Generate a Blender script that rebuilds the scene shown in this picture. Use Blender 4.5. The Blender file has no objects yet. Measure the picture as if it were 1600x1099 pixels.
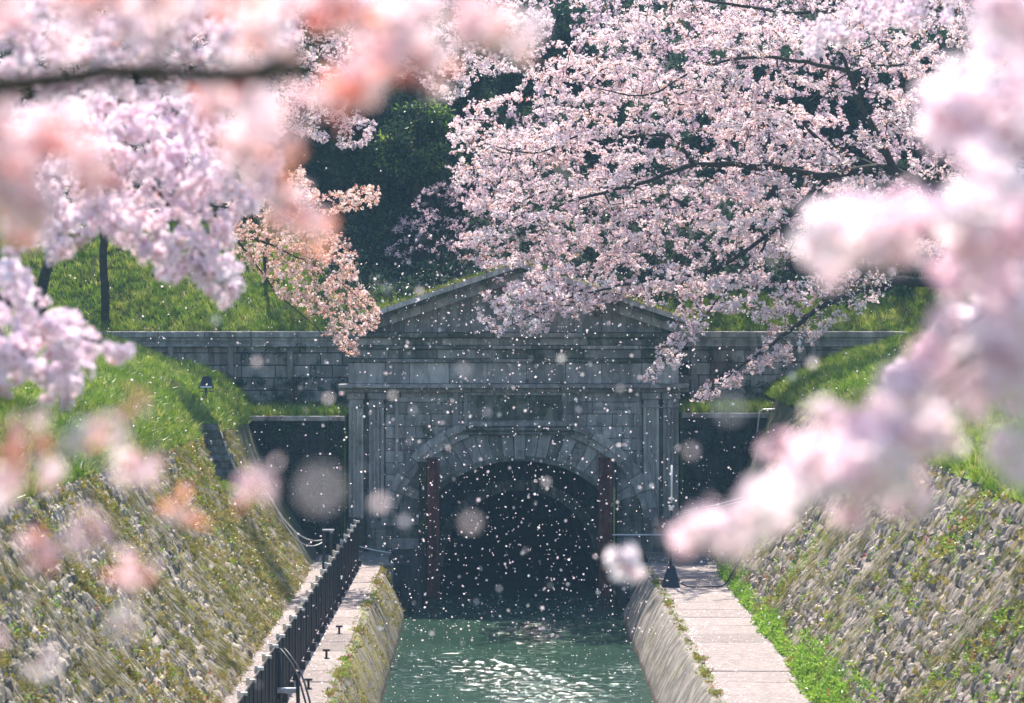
import bpy, bmesh, math, random
import numpy as np
from mathutils import Vector, Matrix, Euler

rnd = random.Random(7)
rng = np.random.default_rng(7)
SC = bpy.context.scene
COL = SC.collection
R = math.radians

# ------------------------------------------------------------------ camera, world, sun, exposure
CAM_Z, F = 8.8, 4000.0          # camera height over the towpath (m), focal length in 1600-px units
cam_d = bpy.data.cameras.new('camera')
cam = bpy.data.objects.new('camera', cam_d)
COL.objects.link(cam)
cam.location = (0, 0, CAM_Z)
cam.rotation_euler = (R(90), 0, 0)
cam_d.sensor_width = 36
cam_d.lens = 90
cam_d.shift_x = 25 / 1600
cam_d.shift_y = -109.5 / 1600
cam_d.clip_start = 0.05
cam_d.clip_end = 2000
cam_d.dof.use_dof = True
cam_d.dof.focus_distance = 81
cam_d.dof.aperture_fstop = 2.15
SC.camera = cam

SUN_EL, SUN_AZ = R(62), R(-7)   # azimuth from +Y towards +X
w = bpy.data.worlds.new('World')
SC.world = w
w.use_nodes = True
wn = w.node_tree.nodes
sky = wn.new('ShaderNodeTexSky')
sky.sky_type = 'NISHITA'
sky.sun_disc = False
sky.sun_elevation = SUN_EL
sky.sun_rotation = SUN_AZ
sky.ozone_density = 2.0
w.node_tree.links.new(sky.outputs[0], wn['Background'].inputs[0])
wn['Background'].inputs[1].default_value = 0.135
sun_d = bpy.data.lights.new('sun', 'SUN')
sun_d.energy = 5.0
sun_d.angle = R(0.5)
sun_d.color = (1.0, 0.93, 0.82)
sun = bpy.data.objects.new('sun', sun_d)
COL.objects.link(sun)
to_sun = Vector((math.sin(SUN_AZ) * math.cos(SUN_EL), math.cos(SUN_AZ) * math.cos(SUN_EL), math.sin(SUN_EL)))
sun.rotation_euler = to_sun.to_track_quat('Z', 'Y').to_euler()
sun.location = (0, 60, 60)
SC.view_settings.view_transform = 'Standard'
SC.view_settings.look = 'None'
SC.view_settings.exposure = 1.3
SC.view_settings.gamma = 1
SC.view_settings.use_curve_mapping = False
cy = SC.cycles
cy.max_bounces = 8
cy.diffuse_bounces = 5
cy.glossy_bounces = 2
cy.transmission_bounces = 6
cy.transparent_max_bounces = 4
cy.volume_bounces = 0
cy.sample_clamp_indirect = 4
cy.caustics_reflective = False
cy.caustics_refractive = False
cy.use_denoising = True

def W(px, py, d):
    """point seen in direction (px, py) of the 1600-px photograph at distance d"""
    return Vector(((px - 775) * d / F, d, CAM_Z - (py - 440) * d / F))

# ------------------------------------------------------------------ materials
def mat(name):
    m = bpy.data.materials.new(name)
    m.use_nodes = True
    nt = m.node_tree
    b = nt.nodes['Principled BSDF']
    return m, nt, b
def N(nt, t, **kw):
    n = nt.nodes.new(t)
    for k, v in kw.items():
        if k.startswith('i_'):
            n.inputs[k[2:].replace('_', ' ')].default_value = v
        else:
            setattr(n, k, v)
    return n
def noise(nt, scale, detail=5, rough=0.6, stretch=None, obj=False):
    tc = N(nt, 'ShaderNodeTexCoord')
    n = N(nt, 'ShaderNodeTexNoise')
    n.inputs['Scale'].default_value = scale
    n.inputs['Detail'].default_value = detail
    n.inputs['Roughness'].default_value = rough
    src = tc.outputs['Object']
    if not obj:
        g = N(nt, 'ShaderNodeNewGeometry')
        src = g.outputs['Position']
    if stretch:
        mp = N(nt, 'ShaderNodeMapping')
        mp.inputs['Scale'].default_value = stretch
        nt.links.new(src, mp.inputs[0])
        src = mp.outputs[0]
    nt.links.new(src, n.inputs['Vector'])
    return n.outputs[0]
def ramp(nt, src, stops):
    r = N(nt, 'ShaderNodeValToRGB')
    e = r.color_ramp.elements
    while len(e) < len(stops):
        e.new(0.5)
    for k, (p, c) in enumerate(stops):
        e[k].position = p
        e[k].color = (*c, 1) if len(c) == 3 else c
    nt.links.new(src, r.inputs[0])
    return r.outputs[0]
def mixc(nt, fac, a, b, mode='MIX'):
    m = N(nt, 'ShaderNodeMix', data_type='RGBA', blend_type=mode)
    for s, v in ((0, fac), (6, a), (7, b)):
        if hasattr(v, 'is_linked') or hasattr(v, 'links'):
            nt.links.new(v, m.inputs[s])
        else:
            m.inputs[s].default_value = (*v, 1) if isinstance(v, tuple) else v
    return m.outputs[2]
def bump(nt, b, h, strength, dist=0.02):
    bp = N(nt, 'ShaderNodeBump')
    bp.inputs['Strength'].default_value = strength
    bp.inputs['Distance'].default_value = dist
    nt.links.new(h, bp.inputs['Height'])
    nt.links.new(bp.outputs[0], b.inputs['Normal'])
def L3(v): return (v, v, v)

def stone_mat(name, dark, light, moss=0.5, moss_col=(0.055, 0.075, 0.02), streak=0.75, rust=None, bumps=0.5, per=0.25, scale=1.0, bands=False):
    m, nt, b = mat(name)
    c = ramp(nt, noise(nt, 3.0 * scale, 8, 0.7), [(0.3, dark), (0.7, light)])
    oi = N(nt, 'ShaderNodeObjectInfo')
    c = mixc(nt, per, c, ramp(nt, oi.outputs['Random'], [(0, tuple(x * 0.5 for x in dark)), (0.5, light), (1, tuple(min(1, x * 1.35) for x in light))]))
    at = N(nt, 'ShaderNodeAttribute', attribute_name='rnd')
    c = mixc(nt, per, c, ramp(nt, at.outputs['Fac'], [(0, tuple(x * 0.45 for x in dark)), (0.5, light), (1, tuple(min(1, x * 1.3) for x in light))]), 'MIX')
    if streak:
        s = ramp(nt, noise(nt, 1.6, 6, 0.65, stretch=(2.2, 2.2, 0.35)), [(0.42, L3(0.25)), (0.6, L3(1))])
        c = mixc(nt, streak, c, s, 'MULTIPLY')
    if rust:
        f = ramp(nt, noise(nt, 0.9, 5, 0.6, stretch=(1.6, 1.6, 0.3)), [(0.5, L3(0)), (0.68, L3(1))])
        c = mixc(nt, f, c, rust)
    if moss:
        f = ramp(nt, noise(nt, 1.1 * scale, 8, 0.75), [(0.62 - moss * 0.25, L3(0)), (0.74 - moss * 0.2, L3(1))])
        mc = ramp(nt, noise(nt, 7, 3), [(0.35, tuple(x * 0.6 for x in moss_col)), (0.65, tuple(x * 1.7 for x in moss_col))])
        c = mixc(nt, f, c, mc)
    if 'canal' in name and 'wall' in name:   # wet red-brown line that the water leaves
        g = N(nt, 'ShaderNodeNewGeometry'); sx = N(nt, 'ShaderNodeSeparateXYZ'); nt.links.new(g.outputs['Position'], sx.inputs[0])
        ad = N(nt, 'ShaderNodeMath', operation='MULTIPLY_ADD'); ad.inputs[1].default_value = .16
        nt.links.new(noise(nt, 3, 4), ad.inputs[0]); nt.links.new(sx.outputs[2], ad.inputs[2])
        mr = N(nt, 'ShaderNodeMapRange'); mr.inputs[1].default_value = -1.36; mr.inputs[2].default_value = -1.26; mr.inputs[3].default_value = .85; mr.inputs[4].default_value = 0
        nt.links.new(ad.outputs[0], mr.inputs[0])
        c = mixc(nt, mr.outputs[0], c, (0.11, 0.06, 0.045))
    if bands:   # run-off stains down the batter
        s = ramp(nt, noise(nt, 1.0, 7, 0.7, stretch=(0.12, 1.3, 0.12)), [(0.36, (0.22, 0.24, 0.2)), (0.5, (0.85, 0.82, 0.78)), (0.64, (1.35, 1.3, 1.25))])
        c = mixc(nt, 0.85, c, s, 'MULTIPLY')
    nt.links.new(c, b.inputs['Base Color'])
    b.inputs['Roughness'].default_value = 0.9
    b.inputs['Specular IOR Level'].default_value = 0.25
    bump(nt, b, noise(nt, 22 * scale, 6, 0.7), bumps, 0.03)
    return m
def plain(name, col, rough=0.6, metal=0.0, var=0.3, sc=12, spec=0.4):
    m, nt, b = mat(name)
    c = ramp(nt, noise(nt, sc, 5), [(0.3, tuple(x * (1 - var) for x in col)), (0.7, tuple(min(1, x * (1 + var)) for x in col))])
    nt.links.new(c, b.inputs['Base Color'])
    b.inputs['Roughness'].default_value = rough
    b.inputs['Metallic'].default_value = metal
    b.inputs['Specular IOR Level'].default_value = spec
    return m
def leafy(name, stops, trans=0.5, rough=0.6, gloss=0.04, big=None):
    """thin petals, leaves, blades: diffuse + translucent, one tint per instance"""
    m, nt, b = mat(name)
    nt.nodes.remove(b)
    out = nt.nodes['Material Output']
    oi = N(nt, 'ShaderNodeObjectInfo')
    c = ramp(nt, oi.outputs['Random'], stops)
    if big:
        f = ramp(nt, noise(nt, big[0], 3), [(0.4, L3(0)), (0.62, L3(1))])
        c = mixc(nt, f, c, big[1], 'MULTIPLY')
    d = N(nt, 'ShaderNodeBsdfDiffuse'); t = N(nt, 'ShaderNodeBsdfTranslucent')
    g = N(nt, 'ShaderNodeBsdfGlossy'); g.inputs['Roughness'].default_value = 0.35
    nt.links.new(c, d.inputs[0]); nt.links.new(c, t.inputs[0])
    m1 = N(nt, 'ShaderNodeMixShader'); m1.inputs[0].default_value = trans
    nt.links.new(d.outputs[0], m1.inputs[1]); nt.links.new(t.outputs[0], m1.inputs[2])
    m2 = N(nt, 'ShaderNodeMixShader'); m2.inputs[0].default_value = gloss
    nt.links.new(m1.outputs[0], m2.inputs[1]); nt.links.new(g.outputs[0], m2.inputs[2])
    nt.links.new(m2.outputs[0], out.inputs[0])
    return m

M = {}
M['portal'] = stone_mat('portal_granite', (0.27, 0.25, 0.225), (0.56, 0.53, 0.485), moss=0.24, moss_col=(0.06, 0.065, 0.035), per=0.36, streak=0.55)
M['portal_clean'] = stone_mat('clean_granite', (0.34, 0.32, 0.29), (0.64, 0.61, 0.56), moss=0.16, moss_col=(0.06, 0.065, 0.035), per=0.25, streak=0.55)
M['portal_mossy'] = stone_mat('mossy_granite', (0.12, 0.12, 0.1), (0.32, 0.31, 0.27), moss=0.62, moss_col=(0.045, 0.055, 0.025), per=0.2)
M['ashlar'] = stone_mat('ashlar', (0.24, 0.22, 0.19), (0.6, 0.56, 0.5), moss=0.15, rust=(0.1, 0.055, 0.035), per=0.4, streak=0.4)
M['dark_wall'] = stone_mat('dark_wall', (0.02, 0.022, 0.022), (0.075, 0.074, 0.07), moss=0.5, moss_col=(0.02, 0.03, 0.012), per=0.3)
M['rubble'] = stone_mat('rubble', (0.2, 0.165, 0.125), (0.58, 0.51, 0.44), moss=0.42, moss_col=(0.14, 0.13, 0.025), bands=True, streak=False, per=0.4, bumps=1.0, scale=1.3)
M['rubble_right'] = stone_mat('rubble_right', (0.19, 0.155, 0.135), (0.52, 0.44, 0.39), bands=True, moss=0.22, moss_col=(0.1, 0.11, 0.025), streak=False, per=0.4, bumps=1.0, scale=1.3)
M['stub'] = stone_mat('stub_stone', (0.1, 0.1, 0.1), (0.3, 0.29, 0.27), moss=0.2, streak=False, per=0.4, bumps=1.0)
M['wall_back'] = stone_mat('wall_joints', (0.05, 0.05, 0.04), (0.13, 0.13, 0.1), moss=0.7, moss_col=(0.06, 0.07, 0.02), streak=False)
M['slab'] = stone_mat('towpath_concrete', (0.12, 0.095, 0.09), (0.56, 0.47, 0.45), moss=0.22, moss_col=(0.12, 0.1, 0.085), streak=0.25, per=0.25, bumps=0.8, scale=4.0)
M['slab_far'] = stone_mat('portal_apron', (0.1, 0.1, 0.1), (0.25, 0.25, 0.24), moss=0.5, streak=False, per=0.2, bumps=0.4)
M['bank_wall'] = stone_mat('canal_wall', (0.2, 0.17, 0.14), (0.4, 0.35, 0.31), moss=0.25, moss_col=(0.13, 0.12, 0.03), per=0.1)
M['bank_wall_mossy'] = stone_mat('canal_wall_mossy', (0.18, 0.15, 0.12), (0.4, 0.35, 0.29), moss=0.55, moss_col=(0.2, 0.17, 0.03), per=0.1)
M['soil'] = stone_mat('soil', (0.06, 0.07, 0.02), (0.13, 0.15, 0.04), moss=0.8, moss_col=(0.09, 0.15, 0.02), streak=False)
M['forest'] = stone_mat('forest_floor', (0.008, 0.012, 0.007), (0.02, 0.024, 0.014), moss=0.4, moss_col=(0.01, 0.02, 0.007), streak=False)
M['bark'] = stone_mat('cherry_bark', (0.016, 0.013, 0.011), (0.06, 0.05, 0.042), moss=0.45, moss_col=(0.04, 0.045, 0.015), streak=False, scale=3)
M['fence'] = plain('fence_paint', (0.03, 0.024, 0.025), 0.75, 0.0)
M['iron'] = plain('iron', (0.03, 0.03, 0.035), 0.5, 0.4)
M['steel'] = plain('galvanised_steel', (0.6, 0.6, 0.6), 0.35, 0.8, 0.15)
M['pipe'] = plain('pale_pipe', (0.7, 0.68, 0.66), 0.4, 0.1, 0.1)
M['rust'] = stone_mat('rust', (0.12, 0.035, 0.026), (0.26, 0.085, 0.06), moss=0.12, moss_col=(0.04, 0.045, 0.02), per=0.0, bumps=0.2)
M['rust_dark'] = stone_mat('dark_timber', (0.03, 0.03, 0.022), (0.07, 0.06, 0.045), moss=0.4, per=0.0)
M['green_pipe'] = plain('yellow_green_pipe', (0.2, 0.22, 0.05), 0.6)
M['lamp'] = plain('lamp_housing', (0.02, 0.022, 0.03), 0.35, 0.5)
M['glass'] = plain('lamp_glass', (0.45, 0.48, 0.5), 0.1, 0.0, 0.1, 3, 0.6)
M['cable'] = plain('black_cable', (0.015, 0.015, 0.017), 0.5)
M['plank'] = plain('grey_plank', (0.45, 0.47, 0.5), 0.5)
M['yellow'] = plain('yellow_paint', (0.75, 0.6, 0.06), 0.5)
M['petal'] = leafy('petal_pale', [(0, (0.93, 0.74, 0.78)), (0.3, (0.96, 0.86, 0.88)), (0.8, (0.97, 0.91, 0.92)), (1, (0.9, 0.68, 0.72))], 0.5, big=(0.6, (1, 0.93, 0.95)))
M['petal_lilac'] = leafy('petal_lilac', [(0, (0.88, 0.71, 0.84)), (0.5, (0.94, 0.82, 0.91)), (1, (0.94, 0.74, 0.81))], 0.5)
M['petal_double'] = leafy('petal_double', [(0, (0.96, 0.78, 0.85)), (0.5, (0.97, 0.88, 0.915)), (1, (0.95, 0.72, 0.81))], 0.6)
M['petal_shade'] = leafy('petal_shade', [(0, (0.7, 0.5, 0.58)), (1, (0.82, 0.66, 0.74))], 0.4)  # darker petals for the rear trees, their shade put into the colour
M['petal_air'] = leafy('petal_falling', [(0, (0.94, 0.72, 0.78)), (1, (0.95, 0.86, 0.88))], 0.5, gloss=0.06)
M['petal_pink'] = leafy('petal_pink', [(0, (0.94, 0.68, 0.74)), (0.5, (0.95, 0.81, 0.85)), (1, (0.93, 0.63, 0.68))], 0.55)
M['salmon'] = leafy('petal_salmon', [(0, (0.93, 0.62, 0.55)), (0.5, (0.95, 0.74, 0.68)), (1, (0.95, 0.84, 0.8))], 0.5)
M['bronze'] = leafy('bronze_leaf', [(0, (0.6, 0.17, 0.09)), (0.5, (0.75, 0.32, 0.17)), (1, (0.75, 0.45, 0.18))], 0.5)
M['coral'] = leafy('coral_leaf', [(0, (0.85, 0.3, 0.2)), (0.5, (0.88, 0.4, 0.28)), (1, (0.78, 0.24, 0.2))], 0.55)
M['calyx'] = leafy('calyx', [(0, (0.4, 0.08, 0.1)), (1, (0.5, 0.16, 0.12))], 0.4)
M['young'] = leafy('young_leaf', [(0, (0.35, 0.42, 0.05)), (1, (0.5, 0.5, 0.08))], 0.5)
M['evergreen'] = leafy('evergreen_leaf', [(0, (0.016, 0.04, 0.024)), (0.6, (0.03, 0.07, 0.032)), (1, (0.06, 0.11, 0.035))], 0.3, gloss=0.05)
M['green_leaf'] = leafy('bright_leaf', [(0, (0.08, 0.17, 0.03)), (0.6, (0.17, 0.28, 0.04)), (1, (0.3, 0.38, 0.06))], 0.5)
M['grass'] = leafy('grass_blade', [(0, (0.1, 0.18, 0.02)), (0.5, (0.23, 0.33, 0.03)), (0.85, (0.4, 0.42, 0.07)), (1, (0.52, 0.46, 0.18))], 0.45, big=(0.9, (0.55, 0.72, 0.55)))
M['moss_tuft'] = leafy('moss_tuft', [(0, (0.12, 0.12, 0.025)), (0.6, (0.3, 0.27, 0.04)), (1, (0.44, 0.34, 0.12))], 0.3)
M['herb'] = leafy('herb_leaf', [(0, (0.14, 0.3, 0.02)), (0.7, (0.26, 0.42, 0.04)), (1, (0.36, 0.46, 0.06))], 0.5)
M['redleaf'] = leafy('red_leaf', [(0, (0.45, 0.05, 0.06)), (1, (0.5, 0.14, 0.08))], 0.4)

def water_mat():
    m, nt, b = mat('canal_water')
    c = ramp(nt, noise(nt, 0.35, 3), [(0.3, (0.017, 0.037, 0.025)), (0.7, (0.027, 0.054, 0.036))])
    nt.links.new(c, b.inputs['Base Color'])
    b.inputs['Roughness'].default_value = 0.045
    b.inputs['IOR'].default_value = 1.33
    bump(nt, b, noise(nt, 13, 4, 0.6, stretch=(1.0, 2.4, 1)), 0.45, 0.02)
    return m
M['water'] = water_mat()

def haze():
    m = bpy.data.materials.new('haze_air'); m.use_nodes = True
    nt = m.node_tree; nt.nodes.remove(nt.nodes['Principled BSDF'])
    v = nt.nodes.new('ShaderNodeVolumePrincipled')
    v.inputs['Color'].default_value = (0.4, 0.72, 1.0, 1); v.inputs['Density'].default_value = 0.00047
    nt.links.new(v.outputs[0], nt.nodes['Material Output'].inputs['Volume'])
    return m
# ------------------------------------------------------------------ helpers
def mesh_np(name, V, Fc, m=None, smooth=False, attrs=None, mats=None, midx=None):
    me = bpy.data.meshes.new(name)
    V = np.asarray(V, dtype=np.float32).reshape(-1, 3)
    if isinstance(Fc, np.ndarray):
        k = Fc.shape[1]
        me.vertices.add(len(V)); me.vertices.foreach_set('co', V.ravel())
        me.loops.add(Fc.size); me.loops.foreach_set('vertex_index', Fc.ravel().astype(np.int32))
        me.polygons.add(len(Fc))
        me.polygons.foreach_set('loop_start', np.arange(0, Fc.size, k, dtype=np.int32))
        me.update(calc_edges=True)
        me.validate()
    else:
        me.from_pydata(V.tolist(), [], Fc)
    if smooth:
        me.polygons.foreach_set('use_smooth', [True] * len(me.polygons))
    for mm in (mats or ([m] if m else [])):
        me.materials.append(mm)
    if midx is not None:
        me.polygons.foreach_set('material_index', np.asarray(midx, dtype=np.int32))
    for k, v in (attrs or {}).items():
        a = me.attributes.new(k, 'FLOAT', 'POINT')
        a.data.foreach_set('value', np.asarray(v, dtype=np.float32))
    return me
def add(name, me, parent=None, label=None, cat=None, group=None, kind=None, loc=None):
    o = bpy.data.objects.new(name, me)
    COL.objects.link(o)
    if parent is not None: o.parent = parent
    if loc is not None: o.location = loc
    if label: o['label'] = label
    if cat: o['category'] = cat
    if group: o['group'] = group
    if kind: o['kind'] = kind
    return o
def thing(name, label, cat, loc=(0, 0, 0), group=None):
    return add(name, None, None, label, cat, group, None, loc)

class MB:
    """collects boxes, prisms and tubes for one mesh"""
    def __init__(s): s.v = []; s.f = []
    def quadmesh(s, vs, fs):
        o = len(s.v); s.v += [tuple(p) for p in vs]; s.f += [tuple(i + o for i in f) for f in fs]
    def box(s, x0, x1, y0, y1, z0, z1, bev=0.0):
        if bev <= 0:
            vs = [(x, y, z) for z in (z0, z1) for y in (y0, y1) for x in (x0, x1)]
            s.quadmesh(vs, [(0, 2, 3, 1), (4, 5, 7, 6), (0, 1, 5, 4), (2, 6, 7, 3), (0, 4, 6, 2), (1, 3, 7, 5)])
        else:
            b = bev   # chamfered towards -Y
            vs = [(x, y1, z) for z in (z0, z1) for x in (x0, x1)]
            vs += [(x, y0 + b, z) for z in (z0, z1) for x in (x0, x1)]
            vs += [(x, y0, z) for z in (z0 + b, z1 - b) for x in (x0 + b, x1 - b)]
            s.quadmesh(vs, [(0, 2, 3, 1), (4, 5, 1, 0), (7, 6, 2, 3), (6, 4, 0, 2), (5, 7, 3, 1),
                            (8, 9, 5, 4), (11, 10, 6, 7), (10, 8, 4, 6), (9, 11, 7, 5), (8, 10, 11, 9)])
        return s
    def prism(s, pts, y0, y1):
        """polygon in xz, extruded along y"""
        n = len(pts)
        s.quadmesh([(x, y0, z) for x, z in pts] + [(x, y1, z) for x, z in pts],
                   [tuple(range(n)), tuple(range(2 * n - 1, n - 1, -1))] + [(i, i + n, (i + 1) % n + n, (i + 1) % n) for i in range(n)])
        return s
    def tube(s, pts, r, n=8, cap=True):
        P = [Vector(p) for p in pts]
        rs = r if isinstance(r, (list, tuple)) else [r] * len(P)
        rings = []
        for i, p in enumerate(P):
            t = (P[min(i + 1, len(P) - 1)] - P[max(i - 1, 0)]).normalized()
            a = t.cross(Vector((0, 0, 1)) if abs(t.z) < 0.9 else Vector((0, 1, 0))).normalized()
            b = t.cross(a)
            rings.append([p + (a * math.cos(2 * math.pi * k / n) + b * math.sin(2 * math.pi * k / n)) * rs[i] for k in range(n)])
        vs = [q for rr in rings for q in rr]
        fs = [(i * n + k, i * n + (k + 1) % n, (i + 1) * n + (k + 1) % n, (i + 1) * n + k) for i in range(len(P) - 1) for k in range(n)]
        if cap: fs += [tuple(range(n - 1, -1, -1)), tuple(range((len(P) - 1) * n, len(P) * n))]
        s.quadmesh(vs, fs)
        return s
    def mesh(s, name, m, smooth=False):
        me = bpy.data.meshes.new(name)
        me.from_pydata(s.v, [], s.f)
        bm = bmesh.new(); bm.from_mesh(me); bmesh.ops.recalc_face_normals(bm, faces=bm.faces); bm.to_mesh(me); bm.free()
        if m: me.materials.append(m)
        if smooth: me.polygons.foreach_set('use_smooth', [True] * len(me.polygons))
        return me

def grid_mesh(name, fn, us, vs, m, smooth=True):
    V = np.array([fn(u, v) for v in vs for u in us], dtype=np.float32)
    nu, nv = len(us), len(vs)
    i = np.arange(nu - 1); j = np.arange(nv - 1)
    I, J = np.meshgrid(i, j)
    a = (J * nu + I).ravel()
    Fq = np.stack([a, a + 1, a + nu + 1, a + nu], 1)
    return mesh_np(name, V, Fq, m, smooth)

def scatter(name, P, protos, kinds, scales, parent=None, rots=None, **tags):
    """one 'stuff' object: instances of small meshes on points by geometry nodes"""
    P = np.asarray(P, dtype=np.float32).reshape(-1, 3)
    n = len(P)
    me = bpy.data.meshes.new(name + '_points')
    me.vertices.add(n); me.vertices.foreach_set('co', P.ravel())
    if rots is None: rots = rng.uniform(0, 2 * math.pi, (n, 3))
    a = me.attributes.new('rot', 'FLOAT_VECTOR', 'POINT'); a.data.foreach_set('vector', np.asarray(rots, dtype=np.float32).ravel())
    a = me.attributes.new('scl', 'FLOAT', 'POINT'); a.data.foreach_set('value', np.broadcast_to(np.asarray(scales, dtype=np.float32), n).copy())
    a = me.attributes.new('sort', 'INT', 'POINT'); a.data.foreach_set('value', np.asarray(kinds, dtype=np.int32))
    o = add(name, me, parent, kind='stuff', **tags)
    ng = bpy.data.node_groups.new(name + '_nodes', 'GeometryNodeTree')
    ng.interface.new_socket('Geometry', in_out='INPUT', socket_type='NodeSocketGeometry')
    ng.interface.new_socket('Geometry', in_out='OUTPUT', socket_type='NodeSocketGeometry')
    gi = ng.nodes.new('NodeGroupInput'); go = ng.nodes.new('NodeGroupOutput')
    jn = ng.nodes.new('GeometryNodeJoinGeometry')
    def attr(nm, dt):
        x = ng.nodes.new('GeometryNodeInputNamedAttribute'); x.data_type = dt; x.inputs[0].default_value = nm
        return x.outputs[0]
    rot = attr('rot', 'FLOAT_VECTOR'); scl = attr('scl', 'FLOAT'); srt = attr('sort', 'INT')
    e2r = ng.nodes.new('FunctionNodeEulerToRotation'); ng.links.new(rot, e2r.inputs[0])
    for k, pr in enumerate(protos):
        cmp_ = ng.nodes.new('FunctionNodeCompare'); cmp_.data_type = 'INT'; cmp_.operation = 'EQUAL'
        ng.links.new(srt, cmp_.inputs[2]); cmp_.inputs[3].default_value = k
        oi = ng.nodes.new('GeometryNodeObjectInfo'); oi.inputs['Object'].default_value = pr; oi.inputs['As Instance'].default_value = True
        ip = ng.nodes.new('GeometryNodeInstanceOnPoints')
        ng.links.new(gi.outputs[0], ip.inputs['Points']); ng.links.new(cmp_.outputs[0], ip.inputs['Selection'])
        ng.links.new(oi.outputs['Geometry'], ip.inputs['Instance'])
        ng.links.new(e2r.outputs[0], ip.inputs['Rotation']); ng.links.new(scl, ip.inputs['Scale'])
        ng.links.new(ip.outputs[0], jn.inputs[0])
    ng.links.new(jn.outputs[0], go.inputs[0])
    md = o.modifiers.new('scatter', 'NODES'); md.node_group = ng
    return o

def proto(name, me): return bpy.data.objects.new(name, me)

# ------------------------------------------------------------------ small plant meshes (prototypes)
def rot_to(d):
    return Vector(d).to_track_quat('Z', 'Y').to_matrix()
def flower(V, Fc, MI, c, d, r, full, petals=5, cup=0.35):
    Rm = rot_to(d) @ Matrix.Rotation(rnd.uniform(0, 6.28), 3, 'Z')
    for k in range(petals):
        a = 2 * math.pi * k / petals + rnd.uniform(-.06, .06)
        cu = cup + rnd.uniform(-.15, .25)
        def p(rr, da, zz):
            return Vector(c) + Rm @ Vector((math.cos(a + da) * rr * r, math.sin(a + da) * rr * r, zz * r))
        o = len(V)
        if full:
            V += [p(0.08, 0, 0), p(.55, .5, cu * .35), p(.98, .34, cu * .8), p(.9, 0, cu * .65), p(.98, -.34, cu * .8), p(.55, -.5, cu * .35)]
            Fc += [(o, o + 1, o + 3), (o + 1, o + 2, o + 3), (o, o + 3, o + 5), (o + 3, o + 4, o + 5)]
            MI += [0] * 4
        else:
            V += [p(0, 0, 0), p(.8, .5, cu * .6), p(1, 0, cu * .8), p(.8, -.5, cu * .6)]
            Fc += [(o, o + 1, o + 2, o + 3)]; MI += [0]
def leaf(V, Fc, MI, c, d, l, wdt, mi):
    d = Vector(d).normalized(); s = d.cross(Vector((rnd.uniform(-1, 1), rnd.uniform(-1, 1), rnd.uniform(-1, 1)))).normalized()
    u = d.cross(s); o = len(V); c = Vector(c)
    V += [c, c + d * l * .45 + s * wdt * .5 + u * wdt * .12, c + d * l - u * l * .12, c + d * l * .45 - s * wdt * .5 + u * wdt * .12]
    Fc += [(o, o + 1, o + 2), (o, o + 2, o + 3)]; MI += [mi] * 2
def rdir():
    v = Vector((rnd.gauss(0, 1), rnd.gauss(0, 1), rnd.gauss(0, 1)))
    return v.normalized()
def cluster_mesh(name, rad, nfl, fr, full, mp, ml, nleaf, petals=5, leaf_l=0.05):
    V, Fc, MI = [], [], []
    for _ in range(nfl):
        d = rdir()
        flower(V, Fc, MI, d * rad * rnd.uniform(.55, 1), (d + rdir() * .5), fr * rnd.uniform(.85, 1.15), full, petals)
        if full and rnd.random() < .8:
            leaf(V, Fc, MI, d * rad * .1, d, rad * .8, fr * .2, 2)
    for _ in range(nleaf):
        d = rdir()
        leaf(V, Fc, MI, d * rad * .3, d, leaf_l * rnd.uniform(.7, 1.2), leaf_l * .42, 1)
    return mesh_np(name, [tuple(v) for v in V], Fc, mats=[mp, ml, M['calyx']], midx=MI)
def leafball(name, rad, n, l, wd, mm):
    V, Fc, MI = [], [], []
    for _ in range(n):
        d = rdir(); leaf(V, Fc, MI, d * rad * rnd.uniform(.1, .8), d + rdir() * .7 + Vector((0, 0, -.2)), l * rnd.uniform(.7, 1.2), wd, 0)
    return mesh_np(name, [tuple(v) for v in V], Fc, mats=[mm], midx=MI)
def tuft(name, n, h, spread, wd, mm, lean=.5):
    V, Fc = [], []
    for _ in range(n):
        a = rnd.uniform(0, 6.28); r0 = spread * rnd.random() ** .5 * .6
        b = Vector((math.cos(a) * r0, math.sin(a) * r0, -.02)); dr = Vector((math.cos(a), math.sin(a), 0)) * lean * rnd.random()
        hh = h * rnd.uniform(.5, 1.1); s = Vector((-math.sin(a + 1), math.cos(a + 1), 0)) * wd * .5
        o = len(V)
        m1 = b + Vector((0, 0, hh * .55)) + dr * hh * .3; t = b + Vector((0, 0, hh)) + dr * hh
        V += [b - s, b + s, m1 + s * .8, t, m1 - s * .8]
        Fc += [(o, o + 1, o + 2, o + 4), (o + 4, o + 2, o + 3)]
    return mesh_np(name, [tuple(v) for v in V], Fc, mm)

far_cl = [proto('far_blossom', cluster_mesh('far_blossom', .055, 8, .026, False, M['petal'], M['bronze'], n, leaf_l=.05)) for n in (0, 1, 2)]
far_leaf = proto('far_bronze', cluster_mesh('far_bronze', .04, 2, .024, False, M['petal'], M['bronze'], 6, leaf_l=.06))
bronze_cl = [proto('bronze_blossom', cluster_mesh('bronze_blossom', .05, 5, .026, False, M['salmon'], M['bronze'], n, leaf_l=.055)) for n in (4, 7)]
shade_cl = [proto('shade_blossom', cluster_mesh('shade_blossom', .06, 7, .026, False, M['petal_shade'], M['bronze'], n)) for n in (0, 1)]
mid_me = [cluster_mesh('lilac_cluster', .04, 11, .02, True, M['petal_lilac'], M['bronze'], n, leaf_l=.04) for n in (0, 0, 1)]
mid_double = [cluster_mesh('double_cluster', .042, 12, .021, True, M['petal_double'], M['bronze'], n, 6, .04) for n in (0, 0, 0)]
near_me = [cluster_mesh('double_cluster_near', .042, 15, .02, True, M['petal_double'], M['coral'], n, 8, .03) for n in (0, 0, 0)]
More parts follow.
